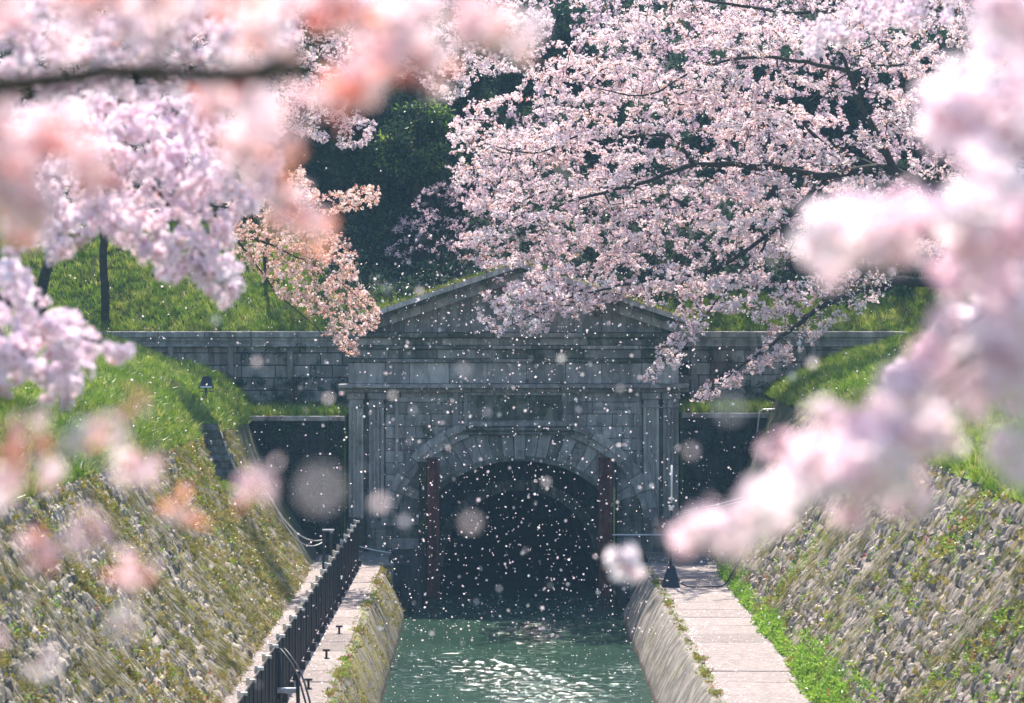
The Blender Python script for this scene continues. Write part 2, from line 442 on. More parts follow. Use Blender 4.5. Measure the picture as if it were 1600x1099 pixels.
left_me = [cluster_mesh('pale_cluster_near', .036, 9, .019, True, M['petal_pink'], M['coral'], n, 5, .04) for n in (0, 2, 3)]
coral_me = [cluster_mesh('coral_cluster_near', .03, 2, .018, True, M['petal_pink'], M['coral'], n, 5, .045) for n in (7, 9)]

# ------------------------------------------------------------------ tree builder
def in_poly(x, y, poly):
    inside = np.zeros(len(x), bool); n = len(poly)
    for i in range(n):
        x1, y1 = poly[i]; x2, y2 = poly[(i + 1) % n]
        c = ((y1 > y) != (y2 > y)) & (x < (x2 - x1) * (y - y1) / ((y2 - y1) or 1e-9) + x1)
        inside ^= c
    return inside
def fill(poly, n, d0, d1, tilt=None):
    """n points in the solid that poly spans between the distances d0 and d1"""
    xs = [p[0] for p in poly]; ys = [p[1] for p in poly]
    out = []
    while len(out) < n:
        x = rng.uniform(min(xs), max(xs), n * 3); y = rng.uniform(min(ys), max(ys), n * 3)
        k = in_poly(x, y, poly); x, y = x[k], y[k]
        d = rng.uniform(d0, d1, len(x))
        out += [tuple(W(a, b, c)) for a, b, c in zip(x, y, d)]
    return np.array(out[:n])
def sprays(poly, n_spray, per, d0, d1, away, L=(.7, 1.5), flat=.09):
    """attraction points in flat, layered sprays that lead away from the trunk"""
    C_ = fill(poly, n_spray, d0, d1); out = []
    for c in C_:
        v = np.array([c[0] - away[0], (c[1] - away[1]) * .6, (c[2] - away[2]) * .35]); v /= np.linalg.norm(v)
        v[2] -= rng.uniform(.0, .35); l = rng.uniform(*L); side = np.array([-v[1], v[0], rng.normal(0, .15)])
        for _ in range(per):
            t = rng.uniform(-1, 1); wd = (1 - abs(t)) * .5 + .12
            out.append(c + v * l * t + side * l * wd * rng.uniform(-1, 1) + np.array([0, 0, rng.normal(0, flat)]))
    P = np.array(out)
    px = 775 + P[:, 0] / P[:, 1] * F; py = 440 + (CAM_Z - P[:, 2]) / P[:, 1] * F
    return P[in_poly(px, py, poly)]
def smooth_path(pts, step):
    P = [Vector(p) for p in pts]
    out = []
    for i in range(len(P) - 1):
        p0, p1, p2, p3 = P[max(i - 1, 0)], P[i], P[i + 1], P[min(i + 2, len(P) - 1)]
        n = max(2, int((p2 - p1).length / step))
        for k in range(n):
            t = k / n
            out.append(0.5 * ((2 * p1) + (p2 - p0) * t + (2 * p0 - 5 * p1 + 4 * p2 - p3) * t * t + (3 * p1 - p0 - 3 * p2 + p3) * t ** 3))
    out.append(P[-1])
    return out
class Tree:
    def __init__(s, cap=60000):
        s.p = np.zeros((cap, 3)); s.par = np.full(cap, -1); s.n = 0; s.rmin = np.zeros(cap); s.limb = np.full(cap, -1); s.seg = []
    def node(s, p, par, r=0, limb=-1):
        s.p[s.n] = p; s.par[s.n] = par; s.rmin[s.n] = r; s.limb[s.n] = limb; s.n += 1
        return s.n - 1
    def main(s, pts, r0, r1, step=.3, wig=.03, limb=0):
        path = smooth_path(pts, step)
        par = -1
        if s.n:
            par = int(np.argmin(((s.p[:s.n] - np.array(path[0])) ** 2).sum(1)))
            path = path[1:]
        m = len(path)
        for i, q in enumerate(path):
            t = i / max(1, m - 1)
            q = q + rdir() * wig * (i > 0)
            par = s.node(q, par, r0 + (r1 - r0) * t, limb)
    def grow(s, A, maxlen, sag=.08, sub=3, wig=.02):
        d0 = np.array([((s.p[:s.n] - a) ** 2).sum(1).min() for a in A])
        for a in A[np.argsort(d0)]:
            dd = ((s.p[:s.n] - a) ** 2).sum(1)
            j = int(np.argmin(dd)); L = math.sqrt(dd[j])
            q0 = s.p[j]; par = j
            k = max(sub, int(L / maxlen * sub))
            first = s.n
            for i in range(1, k + 1):
                t = i / k
                q = q0 + (a - q0) * t + np.array([0, 0, sag * L * math.sin(math.pi * t)]) + rng.normal(0, wig * L, 3) * (i < k)
                par = s.node(q, par)
            s.seg.append((j, first, s.n))
    def radii(s, tip, expo=2.3):
        acc = np.zeros(s.n); r = np.zeros(s.n)
        for i in range(s.n - 1, -1, -1):
            v = max(acc[i], tip ** expo)
            r[i] = max(v ** (1 / expo), s.rmin[i])
            if s.par[i] >= 0: acc[s.par[i]] += v
        s.r = np.maximum(r, s.rmin[:s.n])
        m = s.limb[:s.n] >= 0
        s.r[m] = np.minimum(s.r[m], np.maximum(s.rmin[:s.n][m] * 1.15, tip))
        return s
    def mesh(s, name, sel, m, k=5):
        """tube round every edge whose node is selected"""
        idx = [i for i in range(s.n) if sel[i] and s.par[i] >= 0]
        idx = np.array(idx)
        pa = s.par[idx]
        a, b = s.p[pa], s.p[idx]
        t = b - a; t /= np.linalg.norm(t, axis=1, keepdims=True) + 1e-9
        up = np.where(np.abs(t[:, 2:3]) < .9, np.array([[0, 0, 1.]]), np.array([[0, 1., 0]]))
        u = np.cross(t, up); u /= np.linalg.norm(u, axis=1, keepdims=True); v = np.cross(t, u)
        ang = 2 * np.pi * np.arange(k) / k
        ring = u[:, None] * np.cos(ang)[None, :, None] + v[:, None] * np.sin(ang)[None, :, None]
        ra = np.where(sel[pa], np.minimum(s.r[pa], s.r[idx] * 1.5), s.r[idx])[:, None, None]
        A = a[:, None] + ring * ra - t[:, None] * ra * .3; B = b[:, None] + ring * s.r[idx][:, None, None]
        V = np.concatenate([A, B], 1).reshape(-1, 3)
        base = (np.arange(len(idx)) * 2 * k)[:, None]
        q = np.arange(k)
        Fq = np.stack([base + q, base + (q + 1) % k, base + k + (q + 1) % k, base + k + q], 2).reshape(-1, 4)
        return mesh_np(name, V, Fq, m, True)
    def points(s, spacing, off, jump=0.0):
        P = []
        for j, a, b in s.seg:
            chain = [s.p[j]] + [s.p[i] for i in range(a, b)]
            pos = rnd.uniform(0, spacing)
            for q0, q1 in zip(chain[:-1], chain[1:]):
                L = np.linalg.norm(q1 - q0)
                while pos < L:
                    if rnd.random() >= jump:
                        P.append(q0 + (q1 - q0) * pos / max(L, 1e-6) + rng.normal(0, off, 3))
                    pos += spacing * rnd.uniform(.6, 1.4)
                pos -= L
            P.append(chain[-1] + rng.normal(0, off * .5, 3))
        return np.array(P)
def tree(name, label, mains, fills, cl, weights, spacing, off, tip, maxlen=.5, scale=(.85, 1.3), sag=.06, step=.3, wig=.03, parts_me=None, group=None, jump=0.0, cat='tree', bark=None, twigsides=4, gwig=.03, extra=None, clear=None):
    """mains: [(points, r0, r1)], first is the trunk; fills: attraction points"""
    bark = bark or M['bark']
    T = Tree()
    for i, (pts, r0, r1) in enumerate(mains):
        T.main([Vector(p) for p in pts], r0, r1, step, wig, i)
    root = thing(name, label, cat, tuple(T.p[0]), group)
    off0 = -T.p[0]
    T.grow(np.concatenate(fills), maxlen, sag, wig=gwig)
    T.radii(tip)
    P = T.points(spacing, off, jump)
    if extra is not None: P = np.concatenate([P, extra])
    if clear:
        # old wood carries few flowers: thin them out around and in front of the thick limbs
        L = T.p[:T.n][(T.limb[:T.n] >= 0) & (T.r > clear[0])]
        keep = np.ones(len(P), bool)
        for q in L:
            u = P - q
            keep &= ~((np.abs(u[:, 0]) < clear[1]) & (np.abs(u[:, 2] + .0) < clear[1]) & (u[:, 1] < .4))
        keep |= rng.random(len(P)) < clear[2]
        P = P[keep]
    P = P + off0
    T.p[:T.n] += off0
    lm = T.limb[:T.n]
    for i in range(len(mains)):
        add('trunk' if i == 0 else 'limb', T.mesh('trunk' if i == 0 else 'limb', lm == i, bark, 9), root)
    add('twigs', T.mesh('twigs', lm < 0, bark, twigsides), root, kind='stuff')
    if parts_me:
        idx = np.arange(len(P)); rng.shuffle(idx)
        wp = P - off0
        px = 800 + 0 * idx
        # nearest, most visible ones become parts, the rest one object
        vis = [(i, F / wp[i][1]) for i in idx if -40 < 775 + wp[i][0] / wp[i][1] * F < 1640 and -40 < 440 + (CAM_Z - wp[i][2]) / wp[i][1] * F < 1140]
        vis.sort(key=lambda t: -t[1])
        chosen = [i for i, _ in vis[:300]]
        rest = sorted(set(range(len(P))) - set(chosen))
        for i in chosen:
            k = rnd.choices(range(len(parts_me)), weights)[0]
            o = add('blossom_cluster', parts_me[k], root)
            o.location = P[i]; o.rotation_euler = (rnd.uniform(0, 6.3), rnd.uniform(0, 6.3), rnd.uniform(0, 6.3))
            o.scale = [rnd.uniform(*scale)] * 3
        if rest:
            scatter('blossoms', P[rest], [proto('cl', m_) for m_ in parts_me], rng.choice(len(parts_me), len(rest), p=np.array(weights) / sum(weights)), rng.uniform(*scale, len(rest)), root)
    else:
        scatter('blossoms', P, cl, rng.choice(len(cl), len(P), p=np.array(weights) / sum(weights)), rng.uniform(*scale, len(P)), root)
    return root

# ================================================================== THE SETTING
LZ = lambda Y: 4.35 + .02 * (78 - Y)
def left_x(z): return -5.72 - .70 * z + .038 * z * z
def right_x(z): return 6.85 + .42 * z + .004 * z * z
def hillz(x, y):
    d = y - 86.4
    b = 7.0 + .62 * d + .35 * math.sin(x * .35 + 1) * min(1, d / 4) + .2 * math.sin(x * .9 + y * .5) * min(1, d / 3)
    return b
add('ground', mesh_np('ground', [(-900, -300, -3.2), (900, -300, -3.2), (900, 1500, -3.2), (-900, 1500, -3.2)], [(0, 1, 2, 3)], M['soil']), kind='structure')
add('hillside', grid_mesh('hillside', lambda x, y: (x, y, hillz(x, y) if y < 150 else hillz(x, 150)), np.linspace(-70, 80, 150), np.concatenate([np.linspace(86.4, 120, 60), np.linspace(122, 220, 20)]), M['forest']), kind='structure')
add('canal_bed', MB().box(-3.0, 4.2, 5, 83.2, -3, -2.2).mesh('canal_bed', M['soil']), kind='structure')

# water: a rippled sheet that runs on into the tunnel
def water():
    xs = np.arange(-3.4, 4.6, .04); ys = np.concatenate([np.arange(14, 50, .3), np.arange(50, 84, .036), np.arange(84, 112, .5)])
    X, Y = np.meshgrid(xs, ys)
    Z = np.zeros_like(X)
    for k in range(60):
        lam = .11 * 4.5 ** rng.random(); th = rng.normal(math.pi / 2, .45); amp = .0118 * lam
        kx, ky = math.cos(th) * 2 * math.pi / lam, math.sin(th) * 2 * math.pi / lam
        Z += amp * np.sin(kx * X + ky * Y + rng.uniform(0, 6.28) + 1.2 * np.sin(X * .8 + k) + 1.0 * np.sin(Y * .37 + 2 * k))
    Z *= .75 + .35 * np.sin(Y * .5 + np.sin(X) * 1.2)
    Z *= .5 + .7 * np.exp(-((X - 1.3 - .4 * np.sin(Y * .25)) / 1.15) ** 2)
    Z *= np.where(Y > 83, .5, 1)
    V = np.stack([X, Y, Z - 1.5], 2).reshape(-1, 3)
    nu, nv = len(xs), len(ys)
    I, J = np.meshgrid(np.arange(nu - 1), np.arange(nv - 1)); a = (J * nu + I).ravel()
    return mesh_np('water', V, np.stack([a, a + 1, a + nu + 1, a + nu], 1), M['water'], True)
add('water', water(), kind='structure')

# banks above the battered walls
def bump2(x, y): return .07 * math.sin(x * 2.1 + y * .7) + .06 * math.sin(x * .9 - y * 1.3) + .04 * math.sin(x * 5 + y * 3)
def left_bank(u, y):
    zt = LZ(y)
    x = left_x(zt) - u
    return (x, y, zt + 1.0 * (1 - math.exp(-u / .55)) + .33 * min(u, 9) + bump2(x, y) * min(1, u))
def right_bank(u, y):
    zt = 5.0
    x = right_x(zt) + u
    return (x, y, zt + .5 * (1 - math.exp(-u / .6)) + .3 * min(u, 9) + bump2(x, y) * min(1, u))
us = np.concatenate([np.linspace(0, 3, 20), np.linspace(3.4, 14, 22), np.linspace(16, 60, 10)])
ysl = np.linspace(2, 70, 110)
# left bank: behind the notch the edge steps back
def left_bank2(u, y):
    x, y, z = left_bank(u, y)
    return (x - (.85 * max(0, 1 - u / 3) if 70 < y < 75 else 0), y, z)
lb = add('left_bank', grid_mesh('left_bank', left_bank2, us, np.concatenate([ysl, [70.02], np.linspace(70.6, 74.98, 10), [75.02], np.linspace(75.5, 86.2, 16)]), M['soil']), kind='structure')
rb = add('right_bank', grid_mesh('right_bank', right_bank, us, np.concatenate([ysl, np.linspace(70.6, 86.2, 24)]), M['soil']), kind='structure')
# dark terraces beside the portal
add('left_terrace', MB().box(-9.2, -4.9, 83.0, 86.2, -2, 4.36).mesh('left_terrace', M['soil']), kind='structure')
add('right_terrace', MB().box(6.05, 9.8, 83.0, 86.2, -2, 4.5).mesh('right_terrace', M['soil']), kind='structure')

# ------------------------------------------------------------------ towpaths
def stone_block(name, w_, d_, h_, bev, m, wob=.0):
    """a slab lying flat, chamfered on top"""
    b = bev
    vs = [(x, y, 0) for y in (0, d_) for x in (0, w_)] + [(x, y, h_ - b) for y in (0, d_) for x in (0, w_)] + \
         [(x, y, h_ + rnd.uniform(-wob, wob)) for y in (b, d_ - b) for x in (b, w_ - b)]
    fs = [(0, 2, 3, 1), (0, 1, 5, 4), (1, 3, 7, 5), (3, 2, 6, 7), (2, 0, 4, 6), (4, 5, 9, 8), (5, 7, 11, 9), (7, 6, 10, 11), (6, 4, 8, 10), (8, 9, 11, 10)]
    return mesh_np(name, vs, fs, m)
def towpath(nm, x0, x1, y0, y1, L):
    root = add(nm, MB().box(x0 + .02, x1 - .02, 8, y1, -2.5, -.12).mesh(nm, M['soil']), kind='structure')
    me = [stone_block('slab', x1 - x0, L - .02, .12, .012, M['slab'], .006) for _ in range(6)]
    y = y0; k = 0
    while y < y1 - .1:
        o = add('slab', me[k % 6], root); o.location = (x0 + rnd.uniform(-.01, .01), y, -.12 + rnd.uniform(-.008, .008)); y += L; k += 1
    return root
lt = towpath('left_towpath', -5.75, -3.55, 33.0, 79.5, 1.55)
rt = towpath('right_towpath', 4.72, 6.9, 33.0, 79.5, 1.55)
add('portal_apron', MB().box(-5.9, -3.2, 79.5, 83.9, -2.2, -.03).box(4.2, 7.2, 79.52, 83.9, -2.2, -.03).mesh('portal_apron', M['slab_far']), kind='structure')

# canal side walls: coping edge, battered, slightly hollow face, ends curving in near the portal
def canal_wall(nm, side, xt, xb, mm, yend):
    def fn(u, y):     # u 0..1 from top to below water
        e = max(0, (y - (yend - 2.2)) / 2.2)
        z = .01 - 2.1 * u - .55 * e * e * (1 - u)
        x = xt + (xb - xt) * (min(1, u * 1.4) ** .75) + side * -.0 + .018 * math.sin(y * 2.3 + u * 5) + .012 * math.sin(y * 6.1)
        if u == 0: x = xt - (xb - xt) * .22
        return (x, y, z if u > 0 else z - .02 * 0)
    us_ = [0, .03, .07, .13, .22, .35, .5, .65, .8, 1]
    me = grid_mesh(nm, fn, us_, np.arange(30, yend + .01, .2), mm)
    return add(nm, me, kind='structure')
canal_wall('left_canal_wall', -1, -3.5, -2.78, M['bank_wall_mossy'], 79.6)
canal_wall('right_canal_wall', 1, 4.68, 3.85, M['bank_wall'], 79.6)
# mossy wing blocks that lead into the gate posts
wing = MB()
for x0, x1, s in ((-3.45, -2.45, 1), (4.15, 3.75, -1)):
    pass
def wing_block(nm, x0, x1, y0, y1, z1, lab):
    V = []; n = 9
    for j in range(n):
        for i in range(n):
            a, b = i / (n - 1), j / (n - 1)
            x = x0 + (x1 - x0) * a; y = y0 + (y1 - y0) * b
            r = (max(0, abs(a - .5) * 2 - .6) ** 2 + max(0, .35 - b) ** 2) * 1.6
            V.append((x, y, z1 - r + rnd.uniform(-.03, .03)))
    top = len(V)
    for j in range(n):
        for i in range(n):
            if i in (0, n - 1) or j in (0, n - 1): pass
    Fq = [(j * n + i, j * n + i + 1, (j + 1) * n + i + 1, (j + 1) * n + i) for j in range(n - 1) for i in range(n - 1)]
    edge = [i for i in range(n)] + [j * n + n - 1 for j in range(1, n)] + [(n - 1) * n + i for i in range(n - 2, -1, -1)] + [j * n for j in range(n - 2, 0, -1)]
    o = len(V)
    V += [(V[e][0], V[e][1], -2.1) for e in edge]
    m_ = len(edge)
    Fq += [(edge[k], o + k, o + (k + 1) % m_, edge[(k + 1) % m_]) for k in range(m_)]
    me = mesh_np(nm, V, Fq, M['dark_wall'], True)
    bm = bmesh.new(); bm.from_mesh(me); bmesh.ops.recalc_face_normals(bm, faces=bm.faces); bm.to_mesh(me); bm.free()
    return add(nm, me, None, lab, 'masonry')
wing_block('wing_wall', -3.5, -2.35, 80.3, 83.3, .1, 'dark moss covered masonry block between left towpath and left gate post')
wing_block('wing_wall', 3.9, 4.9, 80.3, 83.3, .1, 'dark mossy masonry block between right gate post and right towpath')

# ------------------------------------------------------------------ battered rubble walls
def rubble_stone():
    """a rough stone, outer face towards +Z of its own frame, 34 triangles"""
    n = 4; V = []
    for j in range(n):
        for i in range(n):
            x, y = i / (n - 1) - .5, j / (n - 1) - .5
            e = max(abs(x), abs(y)) * 2
            z = (1 - e ** 2.5) * rnd.uniform(.6, 1.1) + rnd.uniform(-.1, .15)
            V.append((x * (1 + rnd.uniform(-.12, .06)), y * (1 + rnd.uniform(-.12, .06)), max(0, z)))
    Fq = [(j * n + i, j * n + i + 1, (j + 1) * n + i + 1, (j + 1) * n + i) for j in range(n - 1) for i in range(n - 1)]
    edge = list(range(n)) + [j * n + n - 1 for j in range(1, n)] + [(n - 1) * n + i for i in range(n - 2, -1, -1)] + [j * n for j in range(n - 2, 0, -1)]
    o = len(V)
    V += [(V[e][0] * 1.0, V[e][1] * 1.0, -.6) for e in edge]
    Fq += [(edge[(k + 1) % len(edge)], edge[k], o + k, o + (k + 1) % len(edge)) for k in range(len(edge))]
    return np.array(V), Fq
STONES = [rubble_stone() for _ in range(14)]
def wall_stones(root, xf, sgn, sections, mm, x_ref):
    """stones laid in rough courses over the battered face; xf(z) gives x"""
    mats_ = []
    for (ya, yb, ztop) in sections:
        z = 0.02
        while z < ztop(ya) - .05:
            h = rnd.uniform(.17, .34)
            y = ya + rnd.uniform(-.1, .0)
            while y < yb - .08:
                wd = min(rnd.uniform(.16, .34), yb - y)
                hh = h * rnd.uniform(.85, 1.12); zz = z + hh * .5 * .85 + rnd.uniform(-.06, .06)
                if zz < ztop(y) - .02:
                    dz = .01; t = Vector((xf(zz + dz) - xf(zz - dz), 0, 2 * dz)).normalized()
                    nrm = Vector((t.z * -sgn, 0, t.x * sgn)) if True else None
                    nrm = Vector((-sgn * t.z, 0, sgn * t.x))
                    if nrm.z < 0: nrm = -nrm
                    along = Vector((0, 1, 0)); upv = nrm.cross(along) * (1 if nrm.cross(along).z > 0 else -1)
                    Mx = Matrix((( *along, ), ( *upv, ), ( *nrm, ))).transposed()
                    if Mx.determinant() < 0: Mx = Matrix(((*(-along),), (*upv,), (*nrm,))).transposed()
                    Mx = Mx @ Matrix.Rotation(rnd.uniform(-.12, .12), 3, 'Z')
                    mats_.append((Vector((xf(zz), y + wd / 2, zz)), Mx, (wd * 1.0, hh * 1.06, rnd.choice([.02, .03, .04, .05, .06, .09]))))
                y += wd
            z += h * .86
    return mats_
def lay(root, items, mm, part='stone', count=300):
    items = sorted(items, key=lambda t: -(F / t[0].y) ** 2 * t[2][0] * t[2][1] * (1 if (0 < 775 + t[0].x / t[0].y * F < 1600 and 440 + (CAM_Z - t[0].z) / t[0].y * F < 1099) else 0.001))
    mes = []
    for V, Fq in STONES:
        mes.append(mesh_np(part, V, Fq, mm, False))
    for loc, Mx, s in items[:count]:
        o = add(part, rnd.choice(mes), root)
        o.matrix_local = Matrix.Translation(loc - root.location) @ Mx.to_4x4() @ Matrix.Diagonal((*s, 1))
    VV, FF, RR = [], [], []; off = 0
    for loc, Mx, s in items[count:]:
        V, Fq = rnd.choice(STONES)
        A = np.array(Mx @ Matrix.Diagonal(s))
        VV.append(V @ A.T + np.array(loc - root.location)); FF += [tuple(i + off for i in f) for f in Fq]; off += len(V)
        RR += [rnd.random()] * len(V)
    if VV:
        add(part + '_courses', mesh_np(part + '_courses', np.concatenate(VV), FF, mm, False, {'rnd': RR}), root, kind='stuff')
def ztl(y): return LZ(y) + .02
lw = thing('battered_stone_wall', 'leaning mossy rubble stone wall rising from the left towpath to the sunny grass bank', 'wall', (-5.7, 40, 0))
def back_face(nm, xf, y0, y1, zt, off, parent):
    me = grid_mesh(nm, lambda u, y: (xf(zt(y) * u) + off, y, zt(y) * u - .05), np.linspace(0, 1, 8), np.linspace(y0, y1, 12), M['wall_back'])
    o = add(nm, me, parent); o.location = -parent.location
    return o
back_face('wall_core', left_x, 8, 70, ztl, .0, lw)
back_face('wall_core', left_x, 70.0, 75, lambda y: 2.75, .0, lw)
back_face('wall_core', left_x, 75.0, 83, ztl, .0, lw)
items = wall_stones(lw, left_x, 1, [(34, 70, ztl), (70, 75, lambda y: 2.75), (75, 78.2, ztl)], M['rubble'], 0)
# left wall faces +x
def fix(items, sg):
    out = []
    for loc, Mx, s in items:
        nrm = Mx.col[2]
        out.append((loc, Mx, s))
    return out
def face_to(items, xsign):
    out = []
    for loc, Mx, s in items:
        up = Mx.col[1].copy(); n = Mx.col[2].copy()
        if n.x * xsign < 0: n.x = -n.x
        al = Vector((0, 1, 0)); up = n.cross(al)
        if up.z < 0: al = -al; up = n.cross(al)
        al = up.cross(n)
        Mx2 = Matrix((al, up, n)).transposed() @ Matrix.Rotation(rnd.gauss(0, .09), 3, 'Z')
        out.append((loc, Mx2, s))
    return out
lay(lw, face_to(items, 1), M['rubble'])
rw = thing('battered_stone_wall', 'leaning weathered rubble stone wall rising from the right towpath behind the green herbs', 'wall', (6.9, 40, 0))
back_face('wall_core', right_x, 8, 83, lambda y: 5.0, .0, rw)
items = wall_stones(rw, right_x, -1, [(34, 76.6, lambda y: 5.02)], M['rubble_right'], 0)
lay(rw, face_to(items, -1), M['rubble_right'])
# end faces, the notch and its grey stub wall
xe = lambda zz: left_x(zz)
stub = thing('stub_wall', 'short grey rough stone wall facing the water in the notch below the grass bank', 'wall', (-8.2, 75, 2.6))
it = []
z = 2.4
while z < 4.4:
    x = -8.85
    while x < left_x(z) - .12:
        wd = min(rnd.uniform(.25, .45), left_x(z) - x); hh = rnd.uniform(.2, .3)
        it.append((Vector((x + wd / 2, 75.0, z + .12)), Matrix(((1, 0, 0), (0, 0, -1), (0, 1, 0))), (wd * 1.05, hh * 1.1, rnd.uniform(.06, .14))))
        x += wd
    z += .22
lay(stub, it, M['stub'])
add('wall_core', MB().box(-9.1, -8.15, 75.02, 75.4, 2.2, 4.25).mesh('core', M['wall_back']), stub, loc=(8.2, -75, -2.6))
add('notch_floor', grid_mesh('notch_floor', lambda u, y: (left_x(2.75) - u, y, 2.7 + .35 * u + .05 * math.sin(y * 3 + u)), np.linspace(0, 1.6, 8), np.linspace(69.9, 75.05, 8), M['soil']), kind='structure')
add('notch_side', MB().prism([(left_x(2.6), 2.6), (left_x(4.4), 4.4), (-10.5, 4.4), (-10.5, 2.6)], 69.7, 69.98).mesh('notch_side', M['wall_back']), kind='structure')
add('left_wall_end', MB().prism([(left_x(0), 0), (left_x(1.5), 1.5), (left_x(3), 3), (left_x(4.3), 4.3), (-12, 4.3), (-12, 0)], 78.05, 78.3).mesh('e', M['dark_wall']), kind='structure')
add('right_wall_end', MB().prism([(right_x(0), 0), (right_x(5), 5), (13, 5), (13, 0)], 76.5, 76.8).mesh('e', M['dark_wall']), kind='structure')

# ------------------------------------------------------------------ retaining walls left and right of the portal
def ret_wall(nm, label, x0, x1, y, z0, z1, curve=0.0, pil=2.0):
    root = thing(nm, label, 'wall', (x0, y, z0))
    def put(name, mb, m, **k): return add(name, mb.mesh(name, m), root, **k)
    yo = lambda x: -curve * ((x - x1) / (x0 - x1)) ** 2 if curve else 0
    def local(mb):
        return mb
    put('wall_core', local(MB().box(0, x1 - x0, .12, .7, -.2 - .4, z1 - z0 - .3)), M['dark_wall'])
    zz = 0
    heights = []
    while zz < (z1 - z0) - .55:
        heights.append((zz, min(.42, z1 - z0 - .5 - zz))); zz += .42
    me_cache = {}
    for r_, (zb, h) in enumerate(heights):
        x = x0 + .02 + (.4 if r_ % 2 else 0)
        while x < x1 - .1:
            wd = min(rnd.choice([.75, .95, 1.15]), x1 - x)
            key = (round(wd, 2), round(h, 2))
            if key not in me_cache:
                me_cache[key] = MB().box(0, wd - .02, -.1, .5, .01, h - .012, .02).mesh('ashlar_block', M['ashlar'])
            o = add('ashlar_block', me_cache[key], root); o.location = (x - x0, yo(x + wd / 2) + rnd.uniform(-.012, .012), zb)
            x += wd
    x = x0 + .5
    while x < x1 - .3:
        o = put('pilaster_strip', MB().box(0, .2, -.2, -.085, -.1, z1 - z0 - .5, .015), M['ashlar']); o.location = (x - x0, yo(x), 0)
        x += pil
    # moulded coping in lengths
    x = x0
    while x < x1 - .05:
        L = min(1.55, x1 - x)
        t = z1 - z0
        mb = MB().box(.006, L - .006, -.34, .5, t - .2, t, .02).box(.008, L - .008, -.26, .45, t - .3, t - .203).box(.008, L - .008, -.2, .45, t - .42, t - .303).box(.008, L - .008, -.25, .45, t - .5, t - .423)
        o = put('coping_stone', mb, M['portal']); o.location = (x - x0, yo(x + L / 2), 0)
        x += L
    return root
ret_wall('retaining_wall', 'grey ashlar retaining wall with moulded coping left of the tunnel portal', -17.5, -4.86, 86.0, 4.3, 7.12, .55)
ret_wall('retaining_wall', 'shaded ashlar retaining wall with moulded coping right of the tunnel portal', 6.04, 19.5, 86.0, 4.4, 7.12, .0)
def low_wall(label, x0, x1, z1):
    root = thing('terrace_wall', label, 'wall', (x0, 83, 0))
    cache = {}
    r_ = 0; zb = -.1
    while zb < z1 - .3:
        x = 0 if r_ % 2 else -.0
        k = 0
        while x < x1 - x0 - .05:
            wd = min([.8, .6, .95][(k + r_) % 3], x1 - x0 - x); key = round(wd, 2)
            if key not in cache: cache[key] = MB().box(0, wd - .02, -.1, 0, .01, .40, .02).mesh('wall_block', M['dark_wall'])
            o = add('wall_block', cache[key], root); o.location = (x, rnd.uniform(-.015, .015), zb); x += wd; k += 1
        zb += .41; r_ += 1
    add('coping', MB().box(-.02, x1 - x0, -.2, .25, z1 - .12, z1 + .04, .02).mesh('coping', M['ashlar']), root)
low_wall('dark terrace wall below the left retaining wall beside the portal', -9.2, -4.9, 4.4)
low_wall('dark terrace wall below the right retaining wall beside the portal', 6.05, 9.9, 4.5)

# ================================================================== THE PORTAL
PY = 84.0; S = F / PY
def fx(px): return (px - 775) / S
def fz(py): return CAM_Z - (py - 440) / S
portal = thing('tunnel_portal', 'classical grey granite tunnel portal with pediment, pilasters and round arch over the canal', 'tunnel portal', (fx(812), PY, 0))
POFF = Vector((-fx(812), -PY, 0))
def pp(name, mb, m, label=None, parent=None, kind=None, smooth=False):
    o = add(name, mb.mesh(name, m, smooth), parent or portal, label=label, kind=kind)
    if parent is None: o.location = POFF
    return o
CX = fx(812)
# arch curves
def ell(a, b, yc, n, t0=0, t1=math.pi):
    return [(CX + a / S * math.cos(t0 + (t1 - t0) * i / n), fz(yc) + b / S * math.sin(t0 + (t1 - t0) * i / n)) for i in range(n + 1)]
XL, XR = fx(545), fx(1060)
NA = 40
inner = ell(150, 104, 821, NA)
inner = [(x, z) for x, z in inner]
# backing wall with the arch cut out
def backing():
    mb = MB()
    pts_in = [(CX + 150 / S, -2.2)] + inner + [(CX - 150 / S, -2.2)]
    ztop = fz(600)
    out = []
    for x, z in pts_in:
        if z <= fz(821) + 1e-6: out.append((XR if x > CX else XL, z))
        else:
            dx, dz = x - CX, z - fz(821)
            k = min(((XR - CX) if dx > 0 else (CX - XL)) / max(abs(dx), 1e-6), (ztop - fz(821)) / max(dz, 1e-6))
            out.append((CX + dx * k, fz(821) + dz * k))
    # add the two corners by snapping the nearest outer points
    for cx_ in (XL, XR):
        j = min(range(len(out)), key=lambda i: (out[i][0] - cx_) ** 2 + (out[i][1] - ztop) ** 2)
        out[j] = (cx_, ztop)
    n = len(pts_in); y0, y1 = PY, PY + 1.6
    vs = [(x, y0, z) for x, z in pts_in] + [(x, y0, z) for x, z in out] + [(x, y1, z) for x, z in pts_in] + [(x, y1, z) for x, z in out]
    fs = []
    for i in range(n - 1):
        fs += [(i, i + 1, n + i + 1, n + i), (2 * n + i, 2 * n + i + 1, i + 1, i), (n + i, n + i + 1, 3 * n + i + 1, 3 * n + i)]
    mb.quadmesh(vs, fs)
    return mb
pp('facade_wall', backing(), M['portal_mossy'])
pp('upper_wall', MB().box(XL, XR, PY + .003, PY + 2.2, fz(600) + .002, fz(520)), M['portal_mossy'])
def ring_piece(a0, b0, a1, b1, yc, t0, t1, y0, y1, nn=4, gap=.004):
    A = ell(a0, b0, yc, nn, t0 + gap, t1 - gap); B = ell(a1, b1, yc, nn, t0 + gap, t1 - gap)
    return MB().prism(A + B[::-1], y0, y1)
nv = 29
